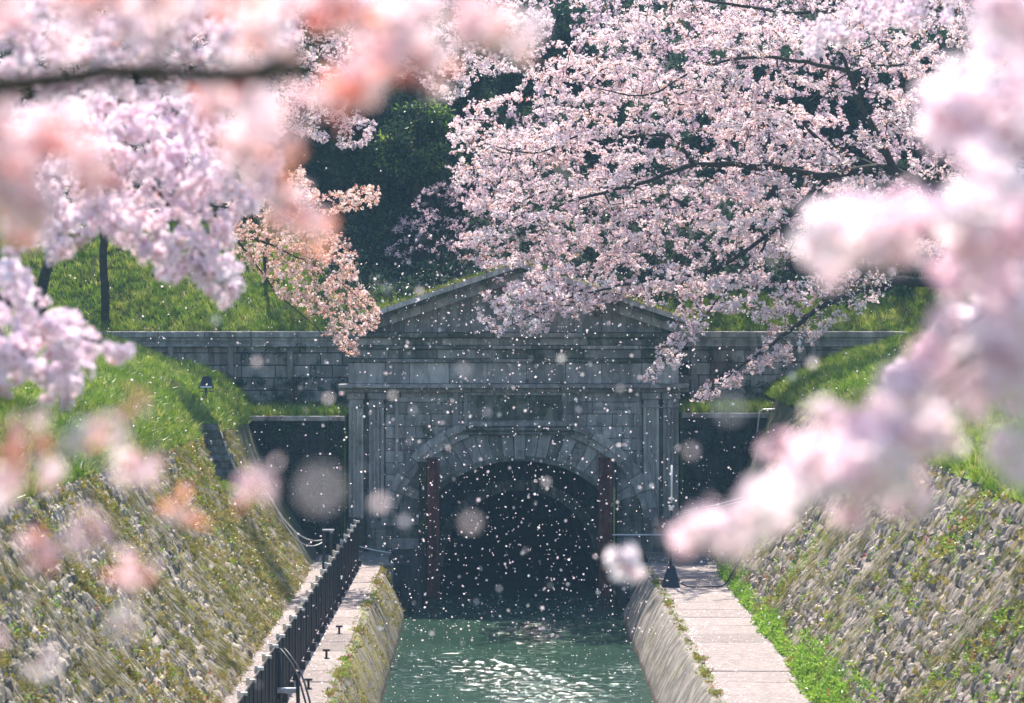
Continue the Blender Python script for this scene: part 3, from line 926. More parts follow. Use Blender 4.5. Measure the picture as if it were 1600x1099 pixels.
for i in range(nv):
    t0, t1 = math.pi * i / nv, math.pi * (i + 1) / nv
    key = i == nv // 2
    pr = .16 if key else .08 + rnd.uniform(-.006, .006)
    pp('keystone' if key else 'voussoir', ring_piece(150, 104, 192 if not key else 196, 150 if not key else 156, 821, t0, t1, PY - pr, PY + .5, 2, .004), M['portal'] if (not key and rnd.random() < .6) or key else M['portal_mossy'])
# thin inner bead on the arch edge and the proud outer moulding in lengths
for i in range(15):
    t0, t1 = math.pi * i / 15, math.pi * (i + 1) / 15
    pp('arch_bead', ring_piece(147, 101, 155, 109, 821, t0, t1, PY - .13, PY + .3, 3, .002), M['portal_mossy'])
for i in range(19):
    t0, t1 = math.pi * i / 19, math.pi * (i + 1) / 19
    if abs(math.cos((t0 + t1) / 2)) * 203 < 90: continue
    mb = ring_piece(193.5, 151.5, 212, 172, 821, t0, t1, PY - .24, PY + .1, 3, .003)
    m2 = ring_piece(204, 164, 216, 176, 821, t0, t1, PY - .38, PY - .243, 3, .003)
    mb.quadmesh(m2.v, m2.f)
    pp('arch_moulding', mb, M['portal_clean'] if i % 3 else M['portal'])
# jambs under the spring line
for s in (-1, 1):
    for k in range(6):
        z1 = fz(821) - k * .42; z0 = z1 - .41
        xa, xb = CX + s * 150 / S, CX + s * 200 / S
        pp('jamb_block', MB().box(min(xa, xb), max(xa, xb), PY - .08, PY + .3, z0, z1, .012), M['portal'] if k % 2 else M['portal_mossy'])
# ashlar facing blocks between arch and pilasters
cache = {}
def in_ring(x, z):
    return ((x - CX) / (176 / S)) ** 2 + (max(0, z - fz(821)) / (140 / S)) ** 2 < 1
r_ = 0; zb = 0.05
while zb < fz(604) - .25:
    h = .40
    x = fx(602) + (-.0 if r_ % 2 else -.35)
    while x < fx(1003) - .1:
        wd = rnd.choice([.7, .85, 1.0]); x0, x1 = max(x, fx(602)), min(x + wd, fx(1003))
        corners = [in_ring(a, b) for a in (x0, x1) for b in (zb, zb + h)]
        if not all(corners) and x1 - x0 > .15:
            if any(corners):   # cut back to the ring
                for _ in range(12):
                    if in_ring(x0, zb) or in_ring(x0, zb + h): x0 += .04
                    if in_ring(x1, zb) or in_ring(x1, zb + h): x1 -= .04
            if x1 - x0 > .12:
                pp('facing_block', MB().box(x0 + .01, x1 - .01, PY - .04 - rnd.uniform(0, .012), PY + .05, zb + .01, zb + h - .01, .012), rnd.choice([M['portal'], M['portal_clean']]))
        x += wd
    zb += h; r_ += 1
# panel frames
def frame(x0, x1, z0, z1, t, y, dep, name, m):
    mb = MB().box(x0, x1, y - dep, y, z1 - t, z1, .012).box(x0, x0 + t, y - dep, y, z0, z1 - t - .002, .012).box(x1 - t, x1, y - dep, y, z0, z1 - t - .002, .012).box(x0 + t, x1 - t, y - dep, y, z0, z0 + t, .012)
    return pp(name, mb, m)
for (a, b) in ((617, 700), (925, 1000)):
    mb = MB().box(fx(a), fx(b), PY - .1, PY - .045, fz(628), fz(621), .01)
    mb.box(fx(a) if a < 700 else fx(b) - .12, fx(a) + .12 if a < 700 else fx(b), PY - .1, PY - .045, fz(760), fz(628) - .002, .01)
    pp('panel_frame', mb, M['portal'])
    mb = MB().box(fx(a + 14 if a < 700 else 925), fx(700 if a < 700 else 986), PY - .085, PY - .045, fz(640), fz(636), .006)
    mb.box(fx(a + 14) if a < 700 else fx(984), fx(a + 17) if a < 700 else fx(987), PY - .085, PY - .045, fz(745), fz(640) - .002, .006)
    pp('panel_bead', mb, M['portal'])
# plaque with its frame and ledge
pp('plaque', MB().box(fx(735), fx(877), PY - .06, PY - .035, fz(657), fz(618)), M['portal_mossy'])
frame(fx(725), fx(886), fz(666), fz(611), .14, PY - .035, .18, 'plaque_frame', M['portal'])
pp('plaque_ledge', MB().box(fx(704), fx(906), PY - .34, PY - .03, fz(673), fz(667.5), .03).box(fx(712), fx(898), PY - .26, PY - .03, fz(679), fz(673.3), .02), M['portal_mossy'])
for a in (704, 893):
    pp('plaque_bracket', MB().box(fx(a + 3), fx(a + 12), PY - .2, PY - .03, fz(667), fz(611), .02), M['portal'])
# pilasters: each with fluted shaft, capital, base
def pilaster(x0, x1, yf, lab=None):
    root = add('pilaster', None, portal); root.location = (x0 - CX, yf - PY, 0)
    w_ = x1 - x0
    za, zb_ = fz(808), fz(637)
    pts = [(0, 0)]
    nf = 3; fl = (w_ - .12) / nf
    x = .06
    prof = [(0, .35), (0, 0)]
    for k in range(nf):
        prof += [(x + .025, 0), (x + fl * .25, .07), (x + fl * .75, .07), (x + fl - .025, 0)]
        x += fl
    prof += [(w_, 0), (w_, .35)]
    mb = MB(); n = len(prof)
    mb.quadmesh([(a, b, za) for a, b in prof] + [(a, b, zb_) for a, b in prof], [(i, i + 1, n + i + 1, n + i) for i in range(n - 1)])
    # joints as real cuts: two drums
    add('shaft', mb.mesh('shaft', M['portal_clean']), root)
    add('capital', MB().box(-.03, w_ + .03, -.05, .3, fz(637) + .001, fz(632), .01).box(.01, w_ - .01, -.02, .3, fz(632) + .001, fz(624)).box(-.05, w_ + .05, -.09, .3, fz(624) + .002, fz(613.5), .02).mesh('capital', M['portal']), root)
    add('base', MB().box(-.03, w_ + .03, -.05, .3, fz(814), fz(808) - .001, .01).box(-.06, w_ + .06, -.1, .3, fz(826), fz(814) - .002, .02).box(-.08, w_ + .08, -.14, .3, -.1, fz(826) - .002, .02).mesh('base', M['portal_mossy']), root)
pilaster(fx(545), fx(568), PY - .12); pilaster(fx(577), fx(600), PY - .22)
pilaster(fx(1005), fx(1029), PY - .22); pilaster(fx(1036), fx(1060), PY - .12)
# string course, frieze blocks, entablature
x = fx(530)
while x < fx(1075) - .05:
    L = min(1.45, fx(1075) - x)
    pp('cornice_stone', MB().box(x + .004, x + L - .004, PY - .55, PY + .3, fz(606), fz(600), .02).box(x + .004, x + L - .004, PY - .3, PY + .3, fz(613), fz(606.2), .03), M['portal'])
    x += L
xs_ = [545, 602, 640, 702, 762, 822, 884, 940, 1003, 1060]
for a, b in zip(xs_[:-1], xs_[1:]):
    pp('frieze_block', MB().box(fx(a) + .006, fx(b) - .006, PY - (.16 if a in (545, 1003) else .08) - rnd.uniform(0, .01), PY + .003, fz(599.5), fz(567), .012), rnd.choice([M['portal'], M['portal_clean'], M['portal']]))
for (a, b, z0, z1, d) in ((541, 1064, 566.5, 561, .2), (545, 1060, 560.5, 546, .12), (540, 1065, 545.5, 540, .22), (552, 1056, 539.5, 528, .16), (545, 1062, 527.5, 520, .34)):
    x = fx(a); k = 0
    while x < fx(b) - .05:
        L = min(1.3 + .3 * (k % 3), fx(b) - x)
        pp('entablature_stone', MB().box(x + .005, x + L - .005, PY - d, PY + .3, fz(z0), fz(z1), .02), M['portal_mossy'] if rnd.random() < .6 else M['portal'])
        x += L; k += 1
# pediment: raking cornices and tympanum blocks
AP = (fx(812), fz(410))
def rake(s, lo, hi, d, name, m, n=5):
    xe_, ze_ = (fx(556), fz(496)) if s < 0 else (fx(1068), fz(496))
    for k in range(n):
        t0, t1 = k / n + .002, (k + 1) / n - .002
        p0 = (xe_ + (AP[0] - xe_) * t0, ze_ + (AP[1] - ze_) * t0); p1 = (xe_ + (AP[0] - xe_) * t1, ze_ + (AP[1] - ze_) * t1)
        pp(name, MB().prism([(p0[0], p0[1] - lo), (p1[0], p1[1] - lo), (p1[0], p1[1] - hi), (p0[0], p0[1] - hi)], PY - d, PY + .9), m)
for s in (-1, 1):
    rake(s, 0, .17, .75, 'raking_cornice', M['portal_clean'])
    rake(s, .173, .33, .5, 'raking_moulding', M['portal_mossy'])  # mossy stone; its darker tone also stands in for shade under the cornice
    rake(s, .333, .6, .28, 'raking_band', M['portal'])
cols = np.linspace(fx(580), fx(1044), 10)
for a, b in zip(cols[:-1], cols[1:]):
    def zt_(x): return fz(496) + (AP[1] - fz(496)) * (1 - abs(x - AP[0]) / (AP[0] - fx(556))) - .5
    za, zb2 = max(fz(519), zt_(a)), max(fz(519), zt_(b))
    if max(za, zb2) > fz(517):
        q = [(a + .006, fz(519.5)), (b - .006, fz(519.5)), (b - .006, zb2 + .01), (a + .006, za + .01)]
        if a < AP[0] < b: q.insert(3, (AP[0], zt_(AP[0])))
        pp('tympanum_block', MB().prism(q, PY + .15 + rnd.uniform(0, .03), PY + .5), M['portal'])
pp('tympanum_back', MB().prism([(fx(560), fz(519)), (fx(1064), fz(519)), (AP[0], AP[1] - .3)], PY + .3, PY + 2.2), M['dark_wall'])
# tunnel: inner wall with a round opening, then the lining
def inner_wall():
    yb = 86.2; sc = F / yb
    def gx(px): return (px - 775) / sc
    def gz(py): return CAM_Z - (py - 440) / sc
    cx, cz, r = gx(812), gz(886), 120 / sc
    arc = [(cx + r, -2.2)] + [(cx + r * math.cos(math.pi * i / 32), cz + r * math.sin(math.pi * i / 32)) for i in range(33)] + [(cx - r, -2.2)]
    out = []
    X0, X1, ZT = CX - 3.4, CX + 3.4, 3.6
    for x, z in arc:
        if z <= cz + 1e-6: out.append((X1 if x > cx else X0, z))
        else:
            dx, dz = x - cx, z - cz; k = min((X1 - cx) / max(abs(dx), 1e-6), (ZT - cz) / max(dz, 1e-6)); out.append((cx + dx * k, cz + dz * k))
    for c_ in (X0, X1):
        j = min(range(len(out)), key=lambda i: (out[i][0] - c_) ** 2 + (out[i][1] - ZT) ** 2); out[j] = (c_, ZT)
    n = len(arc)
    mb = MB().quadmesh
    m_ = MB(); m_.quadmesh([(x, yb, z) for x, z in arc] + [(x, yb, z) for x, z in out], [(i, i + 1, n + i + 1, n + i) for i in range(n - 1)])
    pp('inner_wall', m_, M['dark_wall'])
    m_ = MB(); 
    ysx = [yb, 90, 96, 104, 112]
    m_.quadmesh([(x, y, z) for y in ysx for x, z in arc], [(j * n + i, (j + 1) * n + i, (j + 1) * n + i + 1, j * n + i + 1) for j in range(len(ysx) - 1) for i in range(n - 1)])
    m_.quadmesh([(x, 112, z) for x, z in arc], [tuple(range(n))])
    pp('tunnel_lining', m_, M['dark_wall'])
    for i in range(21):
        t0, t1 = math.pi * i / 21 + .005, math.pi * (i + 1) / 21 - .005
        A = [(cx + (r - .01) * math.cos(t0 + (t1 - t0) * q / 2), cz + (r - .01) * math.sin(t0 + (t1 - t0) * q / 2)) for q in range(3)]
        B = [(cx + (r + .35) * math.cos(t0 + (t1 - t0) * q / 2), cz + (r + .35) * math.sin(t0 + (t1 - t0) * q / 2)) for q in range(3)]
        pp('lining_stone', MB().prism(A + B[::-1], yb - .06, yb + .3), M['portal_mossy'])
inner_wall()
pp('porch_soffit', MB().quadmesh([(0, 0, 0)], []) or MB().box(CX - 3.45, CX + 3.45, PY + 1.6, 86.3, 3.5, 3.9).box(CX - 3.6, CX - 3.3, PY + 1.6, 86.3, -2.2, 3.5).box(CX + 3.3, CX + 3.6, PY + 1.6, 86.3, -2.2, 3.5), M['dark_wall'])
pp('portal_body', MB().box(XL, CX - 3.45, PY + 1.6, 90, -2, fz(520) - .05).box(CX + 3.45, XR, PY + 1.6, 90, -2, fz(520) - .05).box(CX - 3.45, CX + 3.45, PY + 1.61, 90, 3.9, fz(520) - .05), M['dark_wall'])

# gate posts in front of the arch
def gate_post(label, x0, x1, xs0, xs1, y):
    root = thing('gate_post', label, 'gate post', ((x0 + x1) / 2, y, -2))
    o0 = Vector(root.location)
    def q(n, mb, m): 
        o = add(n, mb.mesh(n, m), root); o.location = -o0; return o
    top = fz(716)
    q('channel', MB().box(x0, x0 + .09, y - .14, y + .14, -2, top).box(x1 - .09, x1, y - .14, y + .14, -2, top).box(x0 + .088, x1 - .088, y + .04, y + .1, -2, top - .01), M['rust'])
    q('timber', MB().box(xs0, xs1, y - .08, y + .12, -2, top - .1, .01), M['rust_dark'])
    q('cap_plate', MB().box(x0 - .03, x1 + .03, y - .17, y + .17, top, top + .04, .01), M['rust'])
    return root
gate_post('rusty red brown gate post left of the tunnel mouth', fx(668), fx(687), fx(655), fx(667), 83.6)
gate_post('rusty red brown gate post with a green pipe right of the tunnel mouth', fx(935), fx(955), fx(905 + 56), fx(905 + 58), 83.6)
gp = add('downpipe', MB().tube([(fx(958.5), 83.45, -1.6), (fx(958.5), 83.45, fz(760))], .035).mesh('downpipe', M['green_pipe'], True), None, 'thin yellow green pipe along the right gate post', 'pipe')
gp2 = add('stay_rod', MB().tube([W(687, 830, 83.6), W(687, 832, 85)], .02).mesh('r', M['iron']), None, 'short iron rod behind the left gate post', 'rod')

# ================================================================== FENCE on the left towpath
FX = lambda y: -4.28 - .0075 * (79 - y)
fence = thing('fence', 'dark brown slatted metal fence running along the left towpath to the portal', 'fence', (FX(79), 79.2, 0))
def fl_(o): o.location = Vector(o.location) - fence.location; return o
slat_me = MB().box(-.012, .012, 0, .24, .2, 1.38, .0).mesh('slat', M['fence'])
post_me = MB().box(-.035, .035, -.035, .035, -.02, 1.36).box(-.07, .07, -.07, .07, -.01, .03).mesh('post', M['fence'])
foot_me = MB().box(.0, .12, -.03, .03, 0, .19).mesh('foot', M['fence'])
brk_me = MB().box(-.1, .06, -.05, .05, 1.36, 1.42).box(-.12, -.06, -.03, .03, 1.3, 1.45).mesh('bracket', M['steel'])
y = 79.0; k = 0
while y > 41:
    for nm, me in (('post', post_me), ('foot', foot_me), ('bracket', brk_me)):
        o = add(nm, me, fence); o.location = (FX(y), y, 0); fl_(o)
        if nm == 'bracket': o.rotation_euler = (0, 0, rnd.uniform(-.3, .3))
    for s in range(6):
        yy = y - 1.5 + s * .247 + .02
        o = add('slat', slat_me, fence); o.location = (FX(yy) + (.012 if s % 3 == 0 else 0), yy, rnd.uniform(-.004, .004)); fl_(o)
    o = add('rail', MB().tube([(FX(y - 1.5), y - 1.5, 1.39), (FX(y), y, 1.39)], .02, 6).tube([(FX(y - 1.5) + .03, y - 1.5, .24), (FX(y) + .03, y, .24)], .018, 6).mesh('rail', M['fence']), fence); fl_(o)
    y -= 1.5
# curled handrail, plank and gate post next to the fence
hr = thing('handrail', 'pair of curved black handrails rising beside the near end of the fence', 'handrail', tuple(W(470, 1090, 53)))
def rel(mb, root, nm, m):
    o = add(nm, mb.mesh(nm, m, True), root); o.location = -Vector(root.location); return o
for dx in (0, .09):
    P = [W(431, 1018, 52.5), W(437, 1014, 52.4), W(446, 1024, 52.2), W(458, 1042, 52), W(467, 1062, 51.8), W(474, 1085, 51.6), W(481, 1112, 51.4)]
    rel(MB().tube([p + Vector((dx, 0, 0)) for p in smooth_path(P, .08)], .022), hr, 'rail', M['iron'])
rel(MB().tube([W(465, 1055, 51.9), W(466, 1110, 51.9)], .04), hr, 'post', M['iron'])
rel(MB().tube([W(436, 1018, 52.4), W(437, 1112, 52.4)], .05), hr, 'post', M['iron'])
pk = thing('plank', 'pale grey plank fixed level between the handrail posts', 'plank', tuple(W(448, 1078, 52)))
a, b = W(434, 1076, 52.3), W(464, 1076, 51.9)
rel(MB().box(a.x, b.x, 52.0, 52.12, a.z - .05, a.z + .05, .01), pk, 'board', M['plank'])

# cleats on the left towpath
cl_me = MB().tube([(0, 0, 0), (0, 0, .17)], .028, 8).box(-.085, .085, -.03, .03, .17, .215).box(-.07, .07, -.07, .07, -.002, .012).mesh('cleat', M['iron'])
for (px, py), lab in zip(((530, 991), (510, 1029), (482, 1076)), ('small black T shaped mooring cleat, farthest of the three on the left towpath', 'small black T shaped mooring cleat, middle one of the three on the left towpath', 'small black T shaped mooring cleat nearest to the curved handrail')):
    d = F * CAM_Z / (py - 440)
    o = add('mooring_cleat', cl_me, None, lab, 'cleat', 'mooring cleats on the left towpath'); o.location = ((px - 775) * d / F, d, .0)
# pyramid-shaped marker with cable on the right towpath
d = F * CAM_Z / (917 - 440)
cx_ = (1048 - 775) * d / F
cone = MB(); hw = .26
cone.quadmesh([(-hw, -hw, 0), (hw, -hw, 0), (hw, hw, 0), (-hw, hw, 0), (-.07, -.07, .62), (.07, -.07, .62), (.07, .07, .62), (-.07, .07, .62)], [(0, 1, 5, 4), (1, 2, 6, 5), (2, 3, 7, 6), (3, 0, 4, 7), (4, 5, 6, 7), (3, 2, 1, 0)])
pst = thing('cable_post', 'dark tapered stand carrying a pale rod at the far end of the right towpath', 'post', (cx_, d, .004))
add('base', cone.mesh('base', M['lamp']), pst)
add('pole', MB().tube([(0, 0, .62), (.02, 0, 2.4)], .035).mesh('pole', M['iron'], True), pst)
add('rod', MB().tube([(.02, 0, 2.3), (.03, 0, 3.5)], .028).mesh('rod', M['pipe'], True), pst)
add('collar', MB().box(-.06, .1, -.06, .06, 2.28, 2.34).box(-.06, .1, -.06, .06, 2.5, 2.55).mesh('collar', M['pipe']), pst)
cb = [Vector((cx_ + .1, d, .6)), Vector((cx_ + .2, d - .1, .25)), Vector((cx_ + .45, d - .2, .04)), Vector((cx_ + 1.1, d - .2, .03)), Vector((cx_ + 1.5, d - .1, .05)), Vector((cx_ + 1.75, d, .35)), Vector((cx_ + 2.2, d + .3, 1.1)), Vector((cx_ + 2.6, d + .4, 2.0))]
add('ground_cable', MB().tube(smooth_path(cb, .08), .022, 6).mesh('ground_cable', M['cable'], True), None, 'black cable curving from the tapered stand across the right towpath up the wall', 'cable')
for k, (p0, p1, lab) in enumerate(((W(1058, 801, 82), W(1180, 772, 78), 'upper pale stay wire from the rod to the right wall'), (W(1058, 803, 82), W(1180, 778, 78), 'lower pale stay wire from the rod to the right wall'))):
    add('stay_wire', MB().tube([p0, (p0 + p1) / 2 + Vector((0, 0, -.05)), p1], .014, 6).mesh('w', M['pipe'], True), None, lab, 'wire')
add('guard_rail', MB().tube([W(957, 836, 83.2), W(1062, 836, 83.2)], .028, 8).tube([W(1062, 836, 83.2), W(1062, 880, 83.2)], .03, 8).mesh('g', M['pipe'], True), None, 'pale horizontal guard rail right of the right gate post', 'rail')
def sagline(p0, p1, sag, r, m, nm, lab, cat):
    pts = [p0 + (p1 - p0) * t + Vector((0, 0, -4 * sag * t * (1 - t))) for t in [i / 12 for i in range(13)]]
    return add(nm, MB().tube(pts, r, 6).mesh(nm, m, True), None, lab, cat)
sagline(W(562, 854, 82.6), W(658, 864, 83.4), .1, .025, M['pipe'], 'hanging_rope', 'grey rope hanging between the fence end and the left gate post', 'rope')
sagline(W(418, 770, 77), W(507, 843, 80), .5, .02, M['pipe'], 'hanging_cable', 'upper grey cable sagging down the end of the left stone wall', 'cable')
sagline(W(425, 780, 77), W(505, 847, 80), .6, .02, M['pipe'], 'hanging_cable', 'lower grey cable sagging down the end of the left stone wall', 'cable')
for px, lab in ((506, 'left one of two dark posts behind the fence by the portal'), (517, 'right one of two dark posts behind the fence by the portal')):
    add('bollard', MB().box(-.05, .05, -.05, .05, 0, 1.15).mesh('b', M['iron']), None, lab, 'post', loc=tuple(W(px, 892, 78.2 + (px - 506) * .02) * Vector((1, 1, 0)) if False else ((px - 775) * 78.5 / F, 78.5, 0)))
add('board', MB().box(-.2, .16, -.06, .06, 1.15, 1.2).mesh('c', M['plank']), None, 'pale board across the two dark posts behind the fence', 'board', loc=((514 - 775) * 78.5 / F, 78.5, 0))

# flood lights
def flood(px, py, d, lab, ang, s=1.0):
    root = thing('flood_light', lab, 'lamp', tuple(W(px, py, d)))
    root.scale = (s, s, s)
    add('stake', MB().box(-.035, .035, -.035, .035, -.1, .38).mesh('stake', M['lamp']), root)
    mb = MB(); mb.prism([(-.2, .0), (.2, .0), (.16, .26), (.05, .33), (-.1, .31)], -.12, .14)
    h = add('housing', mb.mesh('housing', M['lamp']), root); h.location = (0, 0, .38); h.rotation_euler = (R(-10), 0, ang)
    g = add('glass', MB().box(-.17, .17, -.13, -.12, -.02, .03).mesh('glass', M['glass']), h)
    add('bracket', MB().box(-.22, -.2, -.02, .02, -.1, .15).box(.2, .22, -.02, .02, -.1, .15).box(-.22, .22, -.02, .02, -.12, -.1).mesh('bracket', M['iron']), h)
flood(322, 626, 76, 'black flood light on a stake in the grass near the notch of the left wall', .1)
flood(30, 640, 62, 'black flood light at the far left edge under the lilac blossom', -.3, .9)
flood(138, 625, 68, 'black flood light between the other two on the left bank', .2, .9)
flood(1356, 668, 74, 'black flood light on the right bank, the left of two among pink blossom', -.3, .9)
flood(1393, 655, 72, 'round topped black flood light on the right bank, the right of two', .4, .9)
flood_r = add('rock', mesh_np('rock', *(lambda V, Fq: ((V * np.array([1.3, .8, .35])).tolist(), Fq))(*STONES[0]), M['stub']), None, 'dark rounded rock lying in the grass of the left bank', 'rock', loc=tuple(W(165, 612, 70)))
# handrail at the end of the right wall
hr2 = thing('corner_rail', 'thin grey pipe rail at the top far end of the right stone wall', 'rail', tuple(W(1186, 672, 82)))
rel(MB().tube([W(1183, 676, 82), W(1187, 643, 82), W(1192, 640, 82), W(1240, 639, 82)], .025), hr2, 'pipe', M['pipe'])
# yellow barrier rail far up the hill
yb_ = thing('barrier', 'yellow road barrier on the hillside seen above the blossom', 'barrier', tuple(W(830, 28, 108)))
rel(MB().box(W(790, 0, 108).x, W(870, 0, 108).x, 108, 108.1, W(0, 22, 108).z, W(0, 18, 108).z).box(W(800, 0, 108).x, W(800, 0, 108).x + .1, 108.1, 108.2, W(0, 60, 108).z, W(0, 18, 108).z).box(W(860, 0, 108).x, W(860, 0, 108).x + .1, 108.1, 108.2, W(0, 60, 108).z, W(0, 18, 108).z), yb_, 'beam', M['yellow'])

# thin blue haze volume, added to lift and tint the shadows
add('haze', MB().box(-905, 905, -305, 1505, -4.2, 95).mesh('haze', haze()), None, kind='stuff', label='thin blue haze added over the whole canal to lift the shadows', cat='haze')
# ================================================================== VEGETATION
def surf_scatter(name, pts_fn, n, protos, kinds_p, scale, label, cat, up=True, tilt=.25, parent=None):
    P = np.array([pts_fn() for _ in range(n)])
    rots = np.stack([rng.normal(0, tilt, n), rng.normal(0, tilt, n), rng.uniform(0, 6.28, n)], 1)
    tags = dict(label=label, cat=cat) if label else {}
    return scatter(name, P, protos, rng.choice(len(protos), n, p=kinds_p), rng.uniform(*scale, n), parent, rots, **tags)
tA = proto('tuft_a', tuft('tuft_a', 16, .22, .22, .02, M['grass'], .7))
tB = proto('tuft_b', tuft('tuft_b', 12, .34, .16, .022, M['grass'], .9))
tM = proto('tuft_moss', tuft('tuft_moss', 14, .1, .2, .03, M['moss_tuft'], 1.4))
tH = proto('herb', leafball('herb', .14, 34, .09, .035, M['herb']))
tH2 = proto('herb2', leafball('herb2', .1, 20, .08, .04, M['herb']))
tR = proto('redherb', leafball('redherb', .07, 12, .06, .03, M['redleaf']))
def lb_pt():
    y = 86 - 46 * rnd.random() ** 1.3; u = rnd.random() ** 1.6 * 9
    return left_bank2(u, y)
surf_scatter('grass', lb_pt, 21000, [tA, tB], [.6, .4], (.35, .95), 'sunny green grass growing over the left bank', 'grass', tilt=.4)
def rb_pt():
    y = 86 - 46 * rnd.random() ** 1.3; return right_bank(rnd.random() ** 1.4 * 8, y)
surf_scatter('grass', rb_pt, 13000, [tA, tB], [.6, .4], (.4, .95), 'green grass growing over the right bank', 'grass')
def hill_pt():
    r_ = rnd.random()
    if r_ < .68: x = -6.0 - 18 * rnd.random(); y = 86.5 + 7.5 * rnd.random() ** 1.2
    elif r_ < .9: x = rnd.uniform(6.5, 22); y = 86.5 + 2.2 * rnd.random()
    else: x = rnd.uniform(-6, 7); y = 86.5 + 2.5 * rnd.random() ** 2
    return (x, y, hillz(x, y))
surf_scatter('grass', hill_pt, 19000, [tA, tB], [.6, .4], (.5, 1.05), 'grass on the hillside above the retaining walls', 'grass')
def ter_pt():
    if rnd.random() < .5: return (rnd.uniform(-9.2, -5), rnd.uniform(83.1, 85.8), 4.38)
    return (rnd.uniform(6.1, 9.9), rnd.uniform(83.1, 85.8), 4.52)
surf_scatter('grass', ter_pt, 2200, [tA, tB], [.5, .5], (.7, 1.4), 'shaded grass on the narrow terraces beside the portal', 'grass')
def notch_pt():
    u = rnd.uniform(0, 2); return (left_x(2.75) - u, rnd.uniform(70.1, 74.9), 2.7 + .35 * u)
surf_scatter('grass', notch_pt, 900, [tA, tM], [.6, .4], (.6, 1.1), 'bright grass on the floor of the notch in the left wall', 'grass')
def lwall_pt():
    y = rnd.uniform(38, 78.2); z = rnd.random() ** 1.0 * (LZ(y) if not 70 < y < 75 else 2.7); return (left_x(z) + .04, y, z)
def patchy(fn, sc, th):
    def g():
        for _ in range(40):
            p = fn()
            v = math.sin(p[1] * sc + p[2] * 1.3) + math.sin(p[1] * sc * 2.3 + p[2] * 2.9 + 1) + .8 * math.sin(p[1] * sc * .4 + 2)
            if v > th or rnd.random() < .15: return p
        return p
    return g
surf_scatter('moss', patchy(lwall_pt, .9, .8), 4200, [tM, tH2, tR], [.9, .08, .02], (.5, 1.1), 'yellow green moss and weeds on the left stone wall', 'moss', tilt=.9)
def rwall_pt():
    y = rnd.uniform(38, 76.5); z = rnd.random() * 5; return (right_x(z) - .04, y, z)
surf_scatter('moss', patchy(rwall_pt, .7, 1.2), 2600, [tM, tH2, tR], [.62, .33, .05], (.5, 1.1), 'moss and small weeds on the right stone wall', 'moss', tilt=.9)
def foot_pt():
    c_, sg_, h_ = rnd.choice([(54, 1.3, .42), (56, 1.1, .45), (52, 1.5, .4), (50, 1.5, .4), (57.5, .9, .3), (63.5, .8, .22), (65, .6, .2), (61, .5, .12), (70, .8, .18), (72, .7, .16), (75.5, .8, .2), (66, 7, .07)])
    y = rnd.gauss(c_, sg_); w_ = h_ * .6
    z = abs(rnd.gauss(0, h_)); return (right_x(z) - abs(rnd.gauss(0, w_ * .6)), y, z + .03)
surf_scatter('herbs', foot_pt, 1500, [tH, tH2, tR], [.62, .33, .05], (.6, 1.3), 'bright green herbs along the foot of the right wall', 'herbs')
def edge_pt():
    if rnd.random() < .5: 
        y = rnd.uniform(46, 79); return (4.72 + rnd.gauss(0, .07), y, .02)
    y = rnd.uniform(46, 79); return (-3.5 + rnd.gauss(0, .09), y, .02)
surf_scatter('herbs', patchy(edge_pt, 1.1, .9), 800, [tH2, tM, tR], [.3, .5, .2], (.3, .8), 'small weeds and red leaves along the canal edges', 'herbs')
def cw_pt():
    y = rnd.uniform(44, 79); u = rnd.random() ** 1.4 * .6; return (-3.5 + .72 * (min(1, u * 1.4) ** .75) + .0, y, .0 - 2.1 * u)
surf_scatter('moss', patchy(cw_pt, .8, .6), 1100, [tM], [1], (.3, .7), 'yellow moss hanging over the left canal wall', 'moss', tilt=1.2)
def pw_pt():
    if rnd.random() < .5: return (rnd.uniform(-9, -5), 82.85, rnd.uniform(0, 4.3))
    if rnd.random() < .5: return (rnd.uniform(6.1, 9.5), 82.85, rnd.uniform(0, 4.3))
    return (rnd.uniform(-15, -5), 85.7, rnd.uniform(4.4, 6.8)) if rnd.random() < .5 else (rnd.uniform(6.1, 15), 85.8, rnd.uniform(4.4, 6.8))
fern = proto('fern', leafball('fern', .12, 24, .12, .03, M['evergreen']))
surf_scatter('ferns', patchy(pw_pt, 2.0, 1.0), 900, [fern], [1], (.5, 1.3), 'dark ferns growing from the shaded walls beside the portal', 'ferns')

def far_pt():
    y = rnd.uniform(60, 78.2); z = rnd.random() * (LZ(y) if not 70 < y < 75 else 2.7); return (left_x(z) + .05, y, z)
surf_scatter('moss', far_pt, 2200, [tM, tH2], [.93, .07], (.4, 1.0), 'thick yellow green moss on the far end of the left stone wall', 'moss', tilt=.9)
# dry grass and roots that hang in streaks down the battered walls
M['straw'] = leafy('straw', [(0, (0.06, 0.06, 0.025)), (0.25, (0.26, 0.24, 0.07)), (0.5, (0.45, 0.39, 0.28)), (1, (0.7, 0.62, 0.55))], 0.3)
tS = proto('straw', tuft('straw', 16, .42, .14, .012, M['straw'], .28))
tS2 = proto('straw2', tuft('straw2', 12, .3, .2, .014, M['moss_tuft'], .35))
def streaks(fn, xf, sg, n, th, p, label):
    P = []; Rr = []
    g = patchy(fn, .8, th)
    for _ in range(n):
        q = g(); z = q[2]
        t = Vector((xf(z + .05) - xf(z - .05), 0, .1)).normalized(); nr = Vector((sg * abs(t.z), 0, abs(t.x)))
        d = (-t + nr * rnd.uniform(.05, .3) + Vector((0, rnd.gauss(0, .15), 0))).normalized()
        P.append(q); Rr.append(tuple((d.to_track_quat('Z', 'Y') @ Euler((0, 0, rnd.uniform(0, 6))).to_quaternion()).to_euler()))
    scatter('dry_grass', P, [tS, tS2], rng.choice(2, n, p=p), rng.uniform(.5, 1.15, n), None, np.array(Rr), label=label, cat='dry grass')
